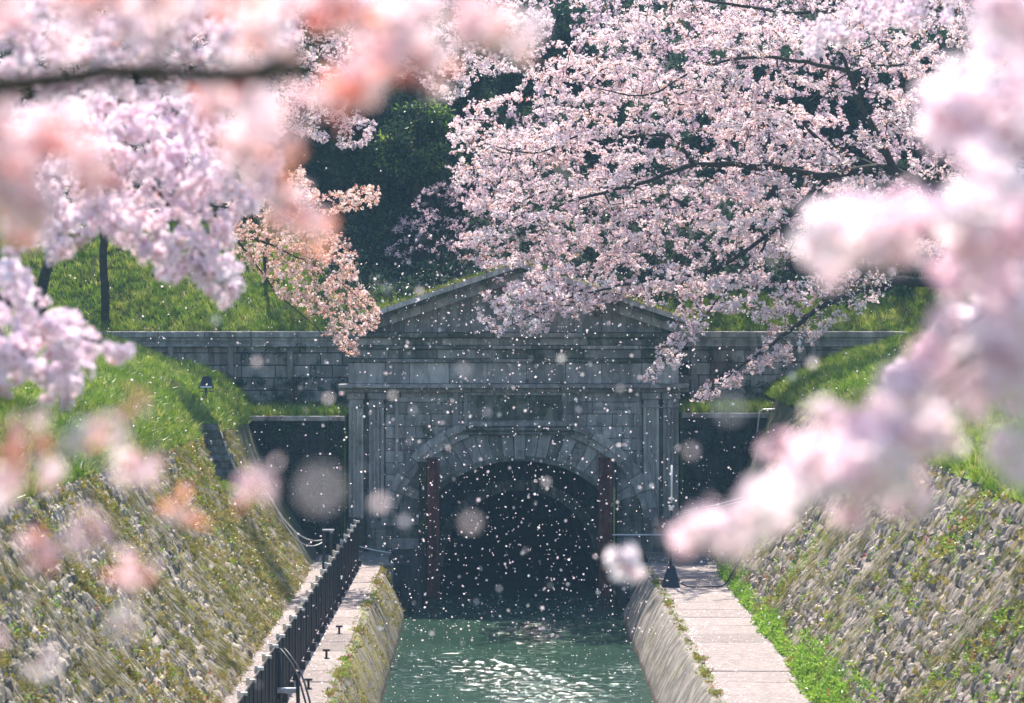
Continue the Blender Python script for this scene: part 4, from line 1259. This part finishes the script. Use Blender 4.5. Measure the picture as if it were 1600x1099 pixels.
streaks(lwall_pt, left_x, 1, 1900, .6, [.6, .4], 'straw coloured grass and moss hanging in streaks down the left stone wall')
streaks(rwall_pt, right_x, -1, 1500, .9, [.85, .15], 'dry grass hanging in streaks down the right stone wall')

# evergreen trees on the hill
lfE = [proto('evergreen_leaves', leafball('evergreen_leaves', .32, 46, .2, .08, M['evergreen'])) for _ in range(2)]
lfG = [proto('bright_leaves', leafball('bright_leaves', .34, 26, .16, .07, M['green_leaf']))]
def evergreen(px, py, d, rx, rz, n, lab, protos, group=None, ground=None):
    c = W(px, py, d); gz_ = hillz(c.x, c.y)
    root = thing('evergreen_tree', lab, 'tree', (c.x, c.y, gz_), group)
    H = c.z - gz_
    add('trunk', MB().tube([(0, 0, -.3), (.1, 0, H * .5), (0, .1, H), (.05, 0, H + rz * .6)], [.22, .17, .12, .04], 8).mesh('trunk', M['bark'], True), root)
    P = []
    lobes = [(rdir() * .6, rnd.uniform(.35, .6)) for _ in range(9)]
    for _ in range(n):
        lc, lr = rnd.choice(lobes)
        v = lc + rdir() * lr * rnd.random() ** .4
        P.append((v.x * rx, v.y * rx * .7, H + v.z * rz))
    scatter('crown', P, protos, rng.choice(len(protos), n), rng.uniform(.8, 1.4, n), root)
eg = 'evergreen trees on the dark hillside'
for a in ((470, 270, 96, 3.4, 4.2, 1900, 'dense dark evergreen behind the bronze leaved cherry branch', lfE),
          (590, 330, 95, 3.0, 5.0, 2400, 'tall dark evergreen left of the centre gap between the blossoms', lfE),
          (560, 180, 99, 3.4, 3.6, 1900, 'upper dark evergreen below the pink blossom at the top', lfE),
          (650, 235, 93.5, 2.0, 1.6, 620, 'bright green leafy shrub tree lit in the centre gap', lfG + lfE[:1]),
          (700, 200, 97, 3.0, 4.0, 1500, 'dark evergreen half hidden by the left edge of the big cherry crown', lfE),
          (400, 300, 98, 3.2, 4.0, 1400, 'dark evergreen at the left behind the lilac blossom', lfE),
          (830, 120, 103, 4.2, 4.0, 1500, 'dark evergreen near the top behind the big cherry', lfE),
          (1000, 300, 99, 5.0, 4.4, 1900, 'dark evergreen behind the middle of the big cherry', lfE),
          (1250, 250, 99, 5.0, 5.2, 1900, 'dark evergreen behind the limbs of the big cherry', lfE),
          (1480, 250, 99, 4.6, 5.2, 1500, 'dark evergreen at the right behind the big cherry trunk', lfE),
          (200, 150, 100, 5.5, 5.2, 1500, 'dark evergreen at the upper left behind the blossoms', lfE)):
    evergreen(*a, group=eg)
def under_pt():
    x = rnd.uniform(-20, 24); y = rnd.uniform(93, 116) if rnd.random() < .75 or x < -6.5 else rnd.uniform(88.2, 94); return (x, y, hillz(x, y) + .1)
surf_scatter('undergrowth', under_pt, 8000, [lfE[0], fern], [.75, .25], (.6, 1.3), 'dark undergrowth covering the upper hillside', 'undergrowth', tilt=.5)
def ped_pt():
    s = rnd.choice([-1, 1]); t = rnd.random(); x = fx(556 if s < 0 else 1068) * (1 - t) + AP[0] * t
    return (x, PY + rnd.uniform(.3, 1.6), fz(496) * (1 - t) + AP[1] * t + .02)
surf_scatter('pediment_grass', ped_pt, 500, [tA, tM], [.5, .5], (.4, 1.0), 'grass growing on top of the portal pediment', 'grass')

# ---- cherry trees
A = W
tree('cherry_tree', 'great cherry tree with mossy dark limbs on the right hillside in pale pink bloom',
     [([A(1512, 520, 88.5), A(1490, 470, 88), A(1486, 430, 87.5), A(1515, 330, 87.5), A(1522, 200, 87), A(1503, 60, 86.5), A(1495, -60, 86)], 0.315, .14),
      ([A(1488, 445, 87.6), A(1440, 440, 86), A(1385, 442, 84.5), A(1300, 470, 82.5), A(1230, 520, 81.5), A(1150, 580, 81), A(1092, 628, 80.5)], 0.195, .012),
      ([A(1530, 300, 87.3), A(1440, 285, 86), A(1370, 262, 84.5), A(1290, 275, 84), A(1200, 262, 83.5), A(1085, 258, 83), A(1000, 288, 82.5), A(900, 312, 82), A(800, 360, 81.5)], 0.180, .015),
      ([A(1400, 270, 85), A(1372, 215, 84.5), A(1345, 165, 84), A(1325, 110, 83.5), A(1300, 50, 83)], 0.128, .04),
      ([A(1540, 70, 86.8), A(1460, 88, 86), A(1400, 102, 85.5), A(1340, 108, 85), A(1260, 160, 84.5)], 0.060, .015),
      ([A(1525, 20, 86.4), A(1400, 10, 85), A(1250, 20, 84), A(1130, 5, 83), A(1000, -20, 82)], 0.090, .03),
      ([A(1085, 258, 83), A(1045, 212, 82.5), A(980, 215, 82), A(910, 210, 82), A(830, 240, 81.5), A(730, 215, 81.5)], 0.053, .01),
      ([A(1290, 275, 84), A(1230, 340, 82.5), A(1120, 420, 82), A(1000, 440, 81.5), A(880, 470, 81), A(780, 520, 80.5)], 0.090, .01),
      ([A(1325, 110, 83.5), A(1200, 90, 83), A(1100, 105, 82.5), A(1000, 150, 82), A(880, 120, 82)], 0.060, .012),
      ([A(1370, 262, 84.5), A(1290, 228, 85), A(1240, 180, 85), A(1150, 150, 85)], 0.098, .02),
      ([A(1200, 380, 82), A(1120, 470, 81.5), A(1070, 540, 81), A(1020, 592, 80.5)], 0.038, .008)],
     [sprays([(700, 195), (745, 150), (800, 125), (860, 90), (840, 40), (900, -40), (1660, -40), (1660, 380), (1500, 410), (1380, 400), (1250, 400), (1180, 470), (1060, 500), (985, 470), (900, 500), (800, 500), (740, 470), (760, 430), (705, 395), (725, 330), (700, 260)], 400, 17, 80.2, 86.5, (15.5, 87, 8)),
      fill([(735, 480), (800, 440), (960, 440), (920, 500), (850, 520), (770, 525)], 140, 80, 82),
      fill([(1000, 590), (1050, 500), (1110, 480), (1100, 530), (1060, 570), (1015, 605)], 70, 80, 81.5),
      fill([(1100, 480), (1300, 420), (1400, 430), (1380, 470), (1290, 520), (1240, 560), (1180, 590), (1085, 638), (1070, 622), (1170, 560), (1200, 510)], 330, 80.2, 83)],
     far_cl + [far_leaf], [.44, .3, .14, .12], .05, .05, .006, .5, (.8, 1.3), clear=(.06, .24, .15))
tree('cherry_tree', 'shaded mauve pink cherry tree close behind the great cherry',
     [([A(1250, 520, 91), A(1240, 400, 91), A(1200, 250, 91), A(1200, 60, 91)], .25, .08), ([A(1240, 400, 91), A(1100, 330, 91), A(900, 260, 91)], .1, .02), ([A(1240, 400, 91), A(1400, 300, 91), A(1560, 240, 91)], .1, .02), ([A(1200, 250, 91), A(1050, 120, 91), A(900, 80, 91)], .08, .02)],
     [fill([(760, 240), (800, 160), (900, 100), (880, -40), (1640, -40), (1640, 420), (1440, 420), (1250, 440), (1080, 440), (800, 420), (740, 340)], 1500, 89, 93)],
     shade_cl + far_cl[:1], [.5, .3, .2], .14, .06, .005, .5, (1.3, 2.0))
tree('cherry_tree', 'pale pink cherry tree high on the hillside left of the centre gap',
     [([A(660, 420, 96) * 1, A(600, 300, 95), A(560, 160, 93), A(560, 0, 92)], .22, .1),
      ([A(575, 200, 93.5), A(520, 190, 91), A(450, 190, 90)], .06, .01),
      ([A(560, 90, 92.5), A(650, 70, 91), A(760, 60, 90), A(850, 20, 90)], .08, .015),
      ([A(560, 90, 92.5), A(480, 60, 91), A(420, 40, 91)], .08, .015)],
     [fill([(400, -40), (880, -40), (860, 50), (840, 110), (760, 120), (700, 170), (660, 130), (620, 120), (600, 110), (540, 120), (420, 150), (400, 80)], 950, 88, 93),
      fill([(420, 150), (520, 140), (590, 195), (575, 225), (545, 235), (500, 220), (430, 200)], 170, 88.5, 91)],
     far_cl, [.5, .3, .2], .085, .05, .005, .5, (1.0, 1.5))
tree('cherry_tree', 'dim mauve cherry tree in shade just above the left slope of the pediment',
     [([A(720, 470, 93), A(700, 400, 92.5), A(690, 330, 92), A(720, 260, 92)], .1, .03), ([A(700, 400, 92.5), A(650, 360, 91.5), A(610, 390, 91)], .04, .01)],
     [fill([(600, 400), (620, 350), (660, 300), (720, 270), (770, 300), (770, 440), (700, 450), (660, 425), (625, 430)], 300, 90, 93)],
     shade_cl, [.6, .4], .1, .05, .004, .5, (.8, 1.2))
tree('cherry_tree', 'bronze leaved wild cherry branch hanging in front of the left retaining wall',
     [([A(60, 560, 77.5), A(70, 430, 77.5), A(120, 330, 77), A(220, 300, 76.5), A(320, 320, 76)], .2, .06),
      ([A(320, 320, 76), A(390, 400, 75.5), A(430, 455, 75.5), A(480, 500, 75.5), A(530, 545, 75.5), A(568, 566, 75.5)], .04, .006),
      ([A(320, 320, 76), A(420, 330, 76), A(500, 320, 76), A(590, 300, 76)], .04, .006),
      ([A(390, 370, 76), A(460, 400, 75.7), A(530, 440, 75.5), A(592, 500, 75.5)], .03, .006)],
     [fill([(360, 290), (400, 300), (470, 258), (500, 300), (560, 290), (598, 285), (590, 325), (500, 340), (545, 375), (560, 400), (560, 440), (598, 480), (590, 515), (560, 525), (560, 565), (530, 545), (500, 500), (440, 470), (400, 420), (360, 400)], 950, 74.5, 77)],
     bronze_cl + far_cl[:2], [.45, .4, .1, .05], .085, .035, .0035, .4, (.75, 1.15))
tree('cherry_tree', 'slim dark trunked cherry tree rising behind the left retaining wall coping',
     [([A(163, 532, 86.9), A(164, 470, 87), A(162, 400, 87), A(165, 300, 87), A(190, 150, 87), A(200, 0, 87)], .15, .08),
      ([A(165, 300, 87), A(260, 220, 86.5), A(360, 180, 86)], .06, .01), ([A(165, 300, 87), A(90, 220, 86.5), A(0, 200, 86)], .06, .01), ([A(190, 150, 87), A(300, 80, 87), A(400, 40, 87)], .06, .01)],
     [fill([(-40, -40), (430, -40), (440, 160), (420, 240), (380, 330), (320, 340), (220, 350), (120, 370), (-40, 330)], 1500, 85, 90)],
     far_cl + [far_leaf], [.45, .3, .15, .1], .09, .05, .005, .5, (1.0, 1.5))
add('young_tree', MB().tube([A(416, 520, 90), A(417, 470, 90), A(414, 380, 90), A(418, 250, 90)], [.11, .09, .08, .06], 8).mesh('yt', M['bark'], True), None, 'thin dark tree trunk standing in the shaded grass behind the bronze branch', 'tree')
# lilac blossom, mid distance left
tree('blossom_bough', 'lilac pink cherry bough hanging in from the upper left at middle distance',
     [([A(-1500, 1400, 17), A(-1300, 700, 17.5), A(-900, 100, 18), A(-300, 60, 18.5), A(60, 150, 18.5)], .2, .05),
      ([A(60, 150, 18.5), A(180, 230, 18), A(270, 330, 17.5), A(350, 455, 17)], .03, .006),
      ([A(60, 150, 18.5), A(200, 160, 18.5), A(330, 190, 18), A(430, 250, 18)], .025, .006),
      ([A(-300, 60, 18.5), A(-100, 20, 15), A(120, 10, 14), A(300, 20, 13.5), A(450, 0, 13)], .03, .006),
      ([A(-300, 60, 18.5), A(-60, 250, 18), A(80, 330, 18), A(130, 400, 18)], .03, .006)],
     [fill([(40, 180), (150, 140), (300, 130), (420, 140), (455, 230), (430, 290), (400, 340), (360, 370), (378, 460), (350, 484), (300, 455), (250, 430), (180, 385), (120, 370), (60, 370), (30, 330)], 330, 16.5, 19),
      fill([(30, 340), (100, 330), (110, 390), (90, 410), (40, 385)], 24, 17.5, 18.5),
      fill([(-60, -60), (520, -60), (480, 40), (420, 130), (250, 150), (60, 200), (-60, 260)], 190, 11.5, 16)],
     None, [1, 1, .6], .06, .02, .0022, .25, (.85, 1.3), step=.1, wig=.01, parts_me=mid_me, cat='cherry bough')
tree('blossom_bough', 'lilac cherry bough reaching down along the left edge above the flood lights',
     [([A(-1700, 1500, 15), A(-1400, 800, 15), A(-800, 350, 15), A(-250, 380, 15), A(-40, 440, 15)], .2, .04),
      ([A(-40, 440, 15), A(40, 490, 15), A(110, 520, 15), A(200, 552, 15)], .02, .005),
      ([A(-40, 440, 15), A(0, 520, 15), A(60, 580, 15), A(110, 640, 15)], .02, .005)],
     [fill([(-60, 390), (20, 395), (60, 460), (110, 490), (205, 548), (190, 562), (150, 560), (160, 590), (120, 590), (110, 640), (80, 640), (60, 600), (20, 600), (-60, 640)], 130, 14, 16)],
     None, [1, 1, .6], .055, .02, .0022, .25, (.85, 1.3), step=.1, wig=.01, parts_me=mid_me, cat='cherry bough')
# lilac sprays at the top right, mid distance
tree('blossom_bough', 'lilac cherry spray hanging in at the top right in front of the great cherry',
     [([A(1900, -500, 26), A(1700, -250, 26), A(1520, -80, 26)], .06, .02), ([A(1520, -80, 26), A(1400, 0, 26), A(1300, 60, 26)], .012, .004), ([A(1520, -80, 26), A(1480, 10, 26), A(1440, 60, 26)], .012, .004)],
     [fill([(1240, 85), (1290, 20), (1330, -40), (1520, -40), (1465, 60), (1400, 40), (1330, 60), (1260, 95)], 90, 25, 27)],
     None, [1, 1, .6], .075, .03, .0022, .25, (.9, 1.3), step=.15, wig=.01, parts_me=mid_me, cat='cherry bough')
# out of focus right: double pink blossom close by
def big(n): return n
tree('blossom_bough', 'big soft double pink cherry bough close by filling the right side',
     [([A(3300, 3600, 4.6), A(3000, 2200, 4.7), A(2500, 1100, 4.8), A(2000, 600, 4.8), A(1700, 470, 4.8)], .1, .03),
      ([A(1700, 470, 4.8), A(1580, 500, 4.7), A(1480, 600, 4.6), A(1330, 700, 4.5), A(1200, 790, 4.4), A(1090, 846, 4.3)], .008, .002),
      ([A(1150, 812, 4.4), A(1090, 850, 5.6), A(976, 881, 7.5)], .0015, .001),
      ([A(1700, 420, 4.8), A(1560, 340, 4.7), A(1420, 345, 4.6), A(1290, 360, 4.5)], .007, .002),
      ([A(1700, 470, 4.8), A(1660, 250, 4.8), A(1600, 100, 4.7), A(1540, 40, 4.7)], .007, .002),
      ([A(1640, 200, 4.8), A(1540, 190, 4.7), A(1460, 180, 4.6)], .005, .002),
      ([A(1540, 540, 4.7), A(1400, 600, 4.6), A(1290, 630, 4.5), A(1220, 680, 4.5)], .006, .002)],
     [fill([(1500, -60), (1680, -60), (1680, 160), (1600, 150), (1540, 110), (1495, 20)], 17, 4.4, 5),
      fill([(1440, 150), (1500, 130), (1680, 150), (1680, 480), (1620, 470), (1590, 350), (1520, 290), (1460, 200)], 27, 4.3, 5),
      fill([(1265, 330), (1330, 320), (1520, 325), (1640, 340), (1640, 365), (1450, 375), (1360, 405), (1290, 410)], 24, 4.2, 4.8),
      fill([(1500, 480), (1680, 430), (1680, 650), (1590, 640), (1490, 650), (1430, 740), (1330, 760), (1240, 800), (1150, 838), (1080, 852), (1080, 835), (1150, 818), (1210, 780), (1255, 720), (1235, 690), (1250, 660), (1300, 630), (1400, 590)], 46, 4.1, 4.9)],
     None, [1, 1, 1], .05, .010, .0012, .2, (.75, 1.3), jump=.88, step=.03, wig=.002, parts_me=near_me, cat='cherry bough', gwig=.05,
     extra=np.array([W(976, 883, 7.6), W(1068, 838, 4.7), W(1100, 818, 4.6), W(1140, 838, 4.5), W(1178, 806, 4.4), W(1222, 706, 4.5), W(1235, 750, 4.4), W(1200, 775, 4.3), W(1290, 650, 4.4), W(1330, 800, 4.5), W(1420, 770, 4.6), W(1480, 200, 4.5), W(1465, 160, 4.6), W(1300, 420, 4.4), W(1340, 345, 4.3), W(1590, 712, 4.6), W(1480, 420, 4.9), W(1560, 440, 4.9), W(1500, 450, 4.9)]))
tree('blossom_bough', 'double pink cherry bough behind the big soft one at the right edge',
     [([A(2300, 1400, 10.5), A(2000, 800, 10.5), A(1760, 480, 10.5), A(1620, 420, 10.5)], .08, .03), ([A(1620, 420, 10.5), A(1520, 500, 10.3), A(1440, 550, 10.2), A(1390, 590, 10)], .01, .003), ([A(1620, 420, 10.5), A(1540, 380, 10.4), A(1490, 410, 10.4)], .01, .003)],
     [fill([(1390, 570), (1440, 530), (1500, 490), (1560, 460), (1640, 430), (1640, 610), (1560, 640), (1450, 620), (1400, 610)], 60, 9.6, 11),
      fill([(1485, 400), (1520, 370), (1600, 370), (1600, 430), (1530, 420), (1500, 440)], 9, 10, 10.8)],
     None, [1, 1, 1], .055, .015, .0016, .2, (.85, 1.2), step=.06, wig=.004, parts_me=mid_double, cat='cherry bough')
# out of focus left: pale blossom with coral young leaves close by
tree('blossom_bough', 'blurred pale pink cherry bough with coral young leaves across the upper left',
     [([A(-2600, 3600, 4.6), A(-2300, 2000, 4.6), A(-1600, 900, 4.6), A(-700, 260, 4.3), A(-200, 170, 4.0), A(60, 128, 3.8), A(200, 113, 3.8), A(360, 118, 3.8), A(480, 108, 3.8)], .06, .017),
      ([A(360, 118, 3.8), A(480, 70, 4.1), A(620, 30, 4.3), A(720, 30, 4.3), A(815, 78, 4.3)], .006, .002),
      ([A(240, 113, 3.8), A(262, 50, 4.0), A(250, -50, 4.5)], .007, .003),
      ([A(-200, 170, 4.0), A(-40, 240, 4.2), A(20, 330, 4.5), A(5, 400, 4.5)], .006, .002),
      ([A(200, 113, 3.8), A(280, 170, 4.2), A(370, 240, 4.5), A(430, 300, 4.5), A(540, 360, 4.5)], .004, .0015)],
     [fill([(-60, -60), (700, -60), (760, 20), (720, 60), (640, 60), (560, 50), (430, 60), (330, 40), (180, 50), (60, 90), (-60, 90)], 34, 4.0, 5.4),
      fill([(-60, 140), (60, 150), (120, 190), (80, 300), (40, 340), (-60, 400)], 14, 4.2, 4.8),
      fill([(300, 150), (400, 130), (430, 200), (440, 260), (360, 230)], 5, 4.2, 4.8),
      np.array([W(560, 80, 4.4), W(640, 110, 4.3), W(690, 110, 4.3), W(530, 155, 4.3), W(740, 40, 4.2), W(800, 75, 4.2), W(590, 120, 4.4), W(825, 32, 4.2), W(500, 370, 4.6), W(455, 330, 4.6), W(150, 290, 4.5)])],
     None, [1, .8, .7, .3, .22], .05, .014, .0012, .2, (.8, 1.25), step=.03, wig=.002, parts_me=left_me + coral_me, cat='cherry bough', gwig=.05, jump=.25)
tree('blossom_bough', 'blurred cherry twigs with scattered pink tufts hanging over the lower left wall',
     [([A(-1900, 3300, 4.6), A(-1500, 1800, 4.6), A(-900, 900, 4.6), A(-200, 620, 4.6), A(60, 640, 4.6)], .05, .006),
      ([A(60, 640, 4.6), A(150, 640, 4.6), A(225, 640, 4.6)], .003, .001),
      ([A(-200, 700, 4.6), A(0, 820, 4.6), A(100, 860, 4.6)], .004, .001),
      ([A(-200, 900, 4.6), A(0, 1000, 4.6), A(80, 1030, 4.6)], .004, .001)],
     [np.array([W(x, y, rnd.uniform(4.3, 4.9)) for x, y in ((50, 660), (70, 735), (160, 680), (215, 635), (195, 735), (225, 720), (60, 862), (130, 850), (282, 792), (205, 880), (200, 975), (62, 1035), (15, 755), (405, 765), (45, 700), (135, 690), (-20, 860), (-30, 980))])],
     None, [1, .8, .8, .2, .1], .16, .012, .0007, .2, (.8, 1.2), step=.05, wig=.002, parts_me=left_me + coral_me, cat='cherry bough', gwig=.04, jump=.9)

# ---- drifting petals
def petal_mesh():
    V = [(0, 0, 0), (.35, .38, .08), (.8, .42, .16), (1, .16, .2), (.88, 0, .13), (1, -.16, .2), (.8, -.42, .16), (.35, -.38, .08)]
    return mesh_np('petal', [(a - .5, b, c) for a, b, c in V], [(0, 1, 4), (1, 2, 4), (2, 3, 4), (0, 4, 7), (4, 6, 7), (4, 5, 6)], M['petal_air'])
pm = petal_mesh()
big = [(505, 765, 2.0), (1143, 637, 2.8), (738, 818, 3.9), (592, 785, 4.4), (430, 722, 4.6), (630, 815, 6.2), (853, 753, 8.5), (612, 618, 8.5), (876, 560, 9.5), (968, 607, 9.2), (645, 642, 9), (722, 578, 6), (512, 622, 7), (403, 565, 7.5), (1238, 588, 9), (1080, 705, 5), (606, 450, 8), (655, 455, 10), (1268, 567, 7), (820, 860, 12), (338, 500, 8), (1395, 425, 10), (570, 730, 9), (478, 640, 13), (945, 680, 10), (660, 372, 11), (1322, 555, 12), (722, 1005, 13), (675, 990, 16), (1000, 590, 16), (1060, 700, 12), (640, 690, 12), (860, 915, 13), (780, 920, 12), (745, 940, 14), (1195, 300, 14), (700, 700, 14), (930, 870, 15), (560, 600, 15), (760, 645, 9), (830, 560, 14), (905, 640, 13), (975, 720, 11), (540, 980, 15), (405, 1070, 9)]
G1, G2 = 'petals drifting close to the lens', 'petals drifting over the canal'
BIGL = ['largest faint lilac petal disc left of the left pilaster beside the fence end', 'large pale petal disc in front of the dark wall right of the portal', 'large grey petal disc over the left half of the tunnel mouth', 'soft petal disc at the foot of the left inner pilaster', 'soft petal disc in front of the dark terrace wall left of the portal', 'soft petal disc just left of the left gate post', 'petal disc under the crown of the arch, right of its middle', 'petal disc beside the top of the left inner pilaster', 'petal disc on the frieze right of the middle of the portal', 'petal disc on the string course at the right half of the portal', 'petal disc in the upper left wall panel of the portal', 'petal disc on the frieze left of the middle of the portal']
for i_, (px, py, d) in enumerate(big):
    o = add('petal', pm, None, BIGL[i_] if i_ < len(BIGL) else 'small round out of focus petal disc floating between lens and portal', 'petal', G1)
    o.location = W(px, py, d); o.rotation_euler = (rnd.uniform(1.0, 2.1), rnd.uniform(-.6, .6), rnd.uniform(0, 6)); o.scale = [rnd.uniform(.019, .024)] * 3
for _ in range(255):
    d = rnd.uniform(17, 42); px = min(1250, max(330, rnd.gauss(790, 200))); py = rnd.uniform(400, 1000)
    o = add('petal', pm, None, 'small pale cherry petal drifting in the air in front of the portal and water', 'petal', G2)
    o.location = W(px, py, d); o.rotation_euler = (rnd.uniform(0, 6), rnd.uniform(0, 6), rnd.uniform(0, 6)); o.scale = [rnd.uniform(.022, .03)] * 3
PP = []
for _ in range(5200):
    d = 78.5 - 44 * rnd.random() ** 1.3; px = rnd.gauss(800, 230) if rnd.random() < .7 else rnd.uniform(60, 1400); py = rnd.uniform(410, 990) if rnd.random() < .85 else rnd.uniform(200, 1060)
    p = W(px, py, d)
    if math.sin(p.x * 1.3 + d * .4) + math.sin(p.z * 1.5 - d * .3 + 1) + math.sin(d * .9) < rnd.uniform(-2, .8): continue
    if p.z > -1.4: PP.append(tuple(p))
scatter('drifting_petals', PP, [proto('p', pm)], [0] * len(PP), rng.uniform(.018, .042, len(PP)), label='hundreds of tiny pale petals drifting over the canal farther off', cat='petals')
PW = [(lambda q: (q[0], q[1], q[2] + .12))(lb_pt()) for _ in range(900)] + [(lambda q: (q[0], q[1], q[2] + .12))(rb_pt()) for _ in range(500)] + [(rnd.uniform(-2.8, 3.9), 83 - 34 * rnd.random() ** 1.2, -1.47) for _ in range(900)] + [(rnd.choice([-5.6 + abs(rnd.gauss(0, .18)), rnd.uniform(-5.7, -3.6), -4.35 + rnd.gauss(0, .08)]), rnd.uniform(46, 82), .014) for _ in range(1300)] + [(rnd.choice([rnd.uniform(4.8, 6.85), 6.85 - abs(rnd.gauss(0, .2)), 4.8 + abs(rnd.gauss(0, .12))]), rnd.uniform(46, 82), .014) for _ in range(1500)]
scatter('fallen_petals', PW, [proto('p', pm)], [0] * len(PW), rng.uniform(.03, .045, len(PW)), rots=np.stack([rng.normal(0, .25, len(PW)), rng.normal(0, .25, len(PW)), rng.uniform(0, 6, len(PW))], 1), label='fallen petals lying on the water, the towpaths and the grass banks', cat='petals')
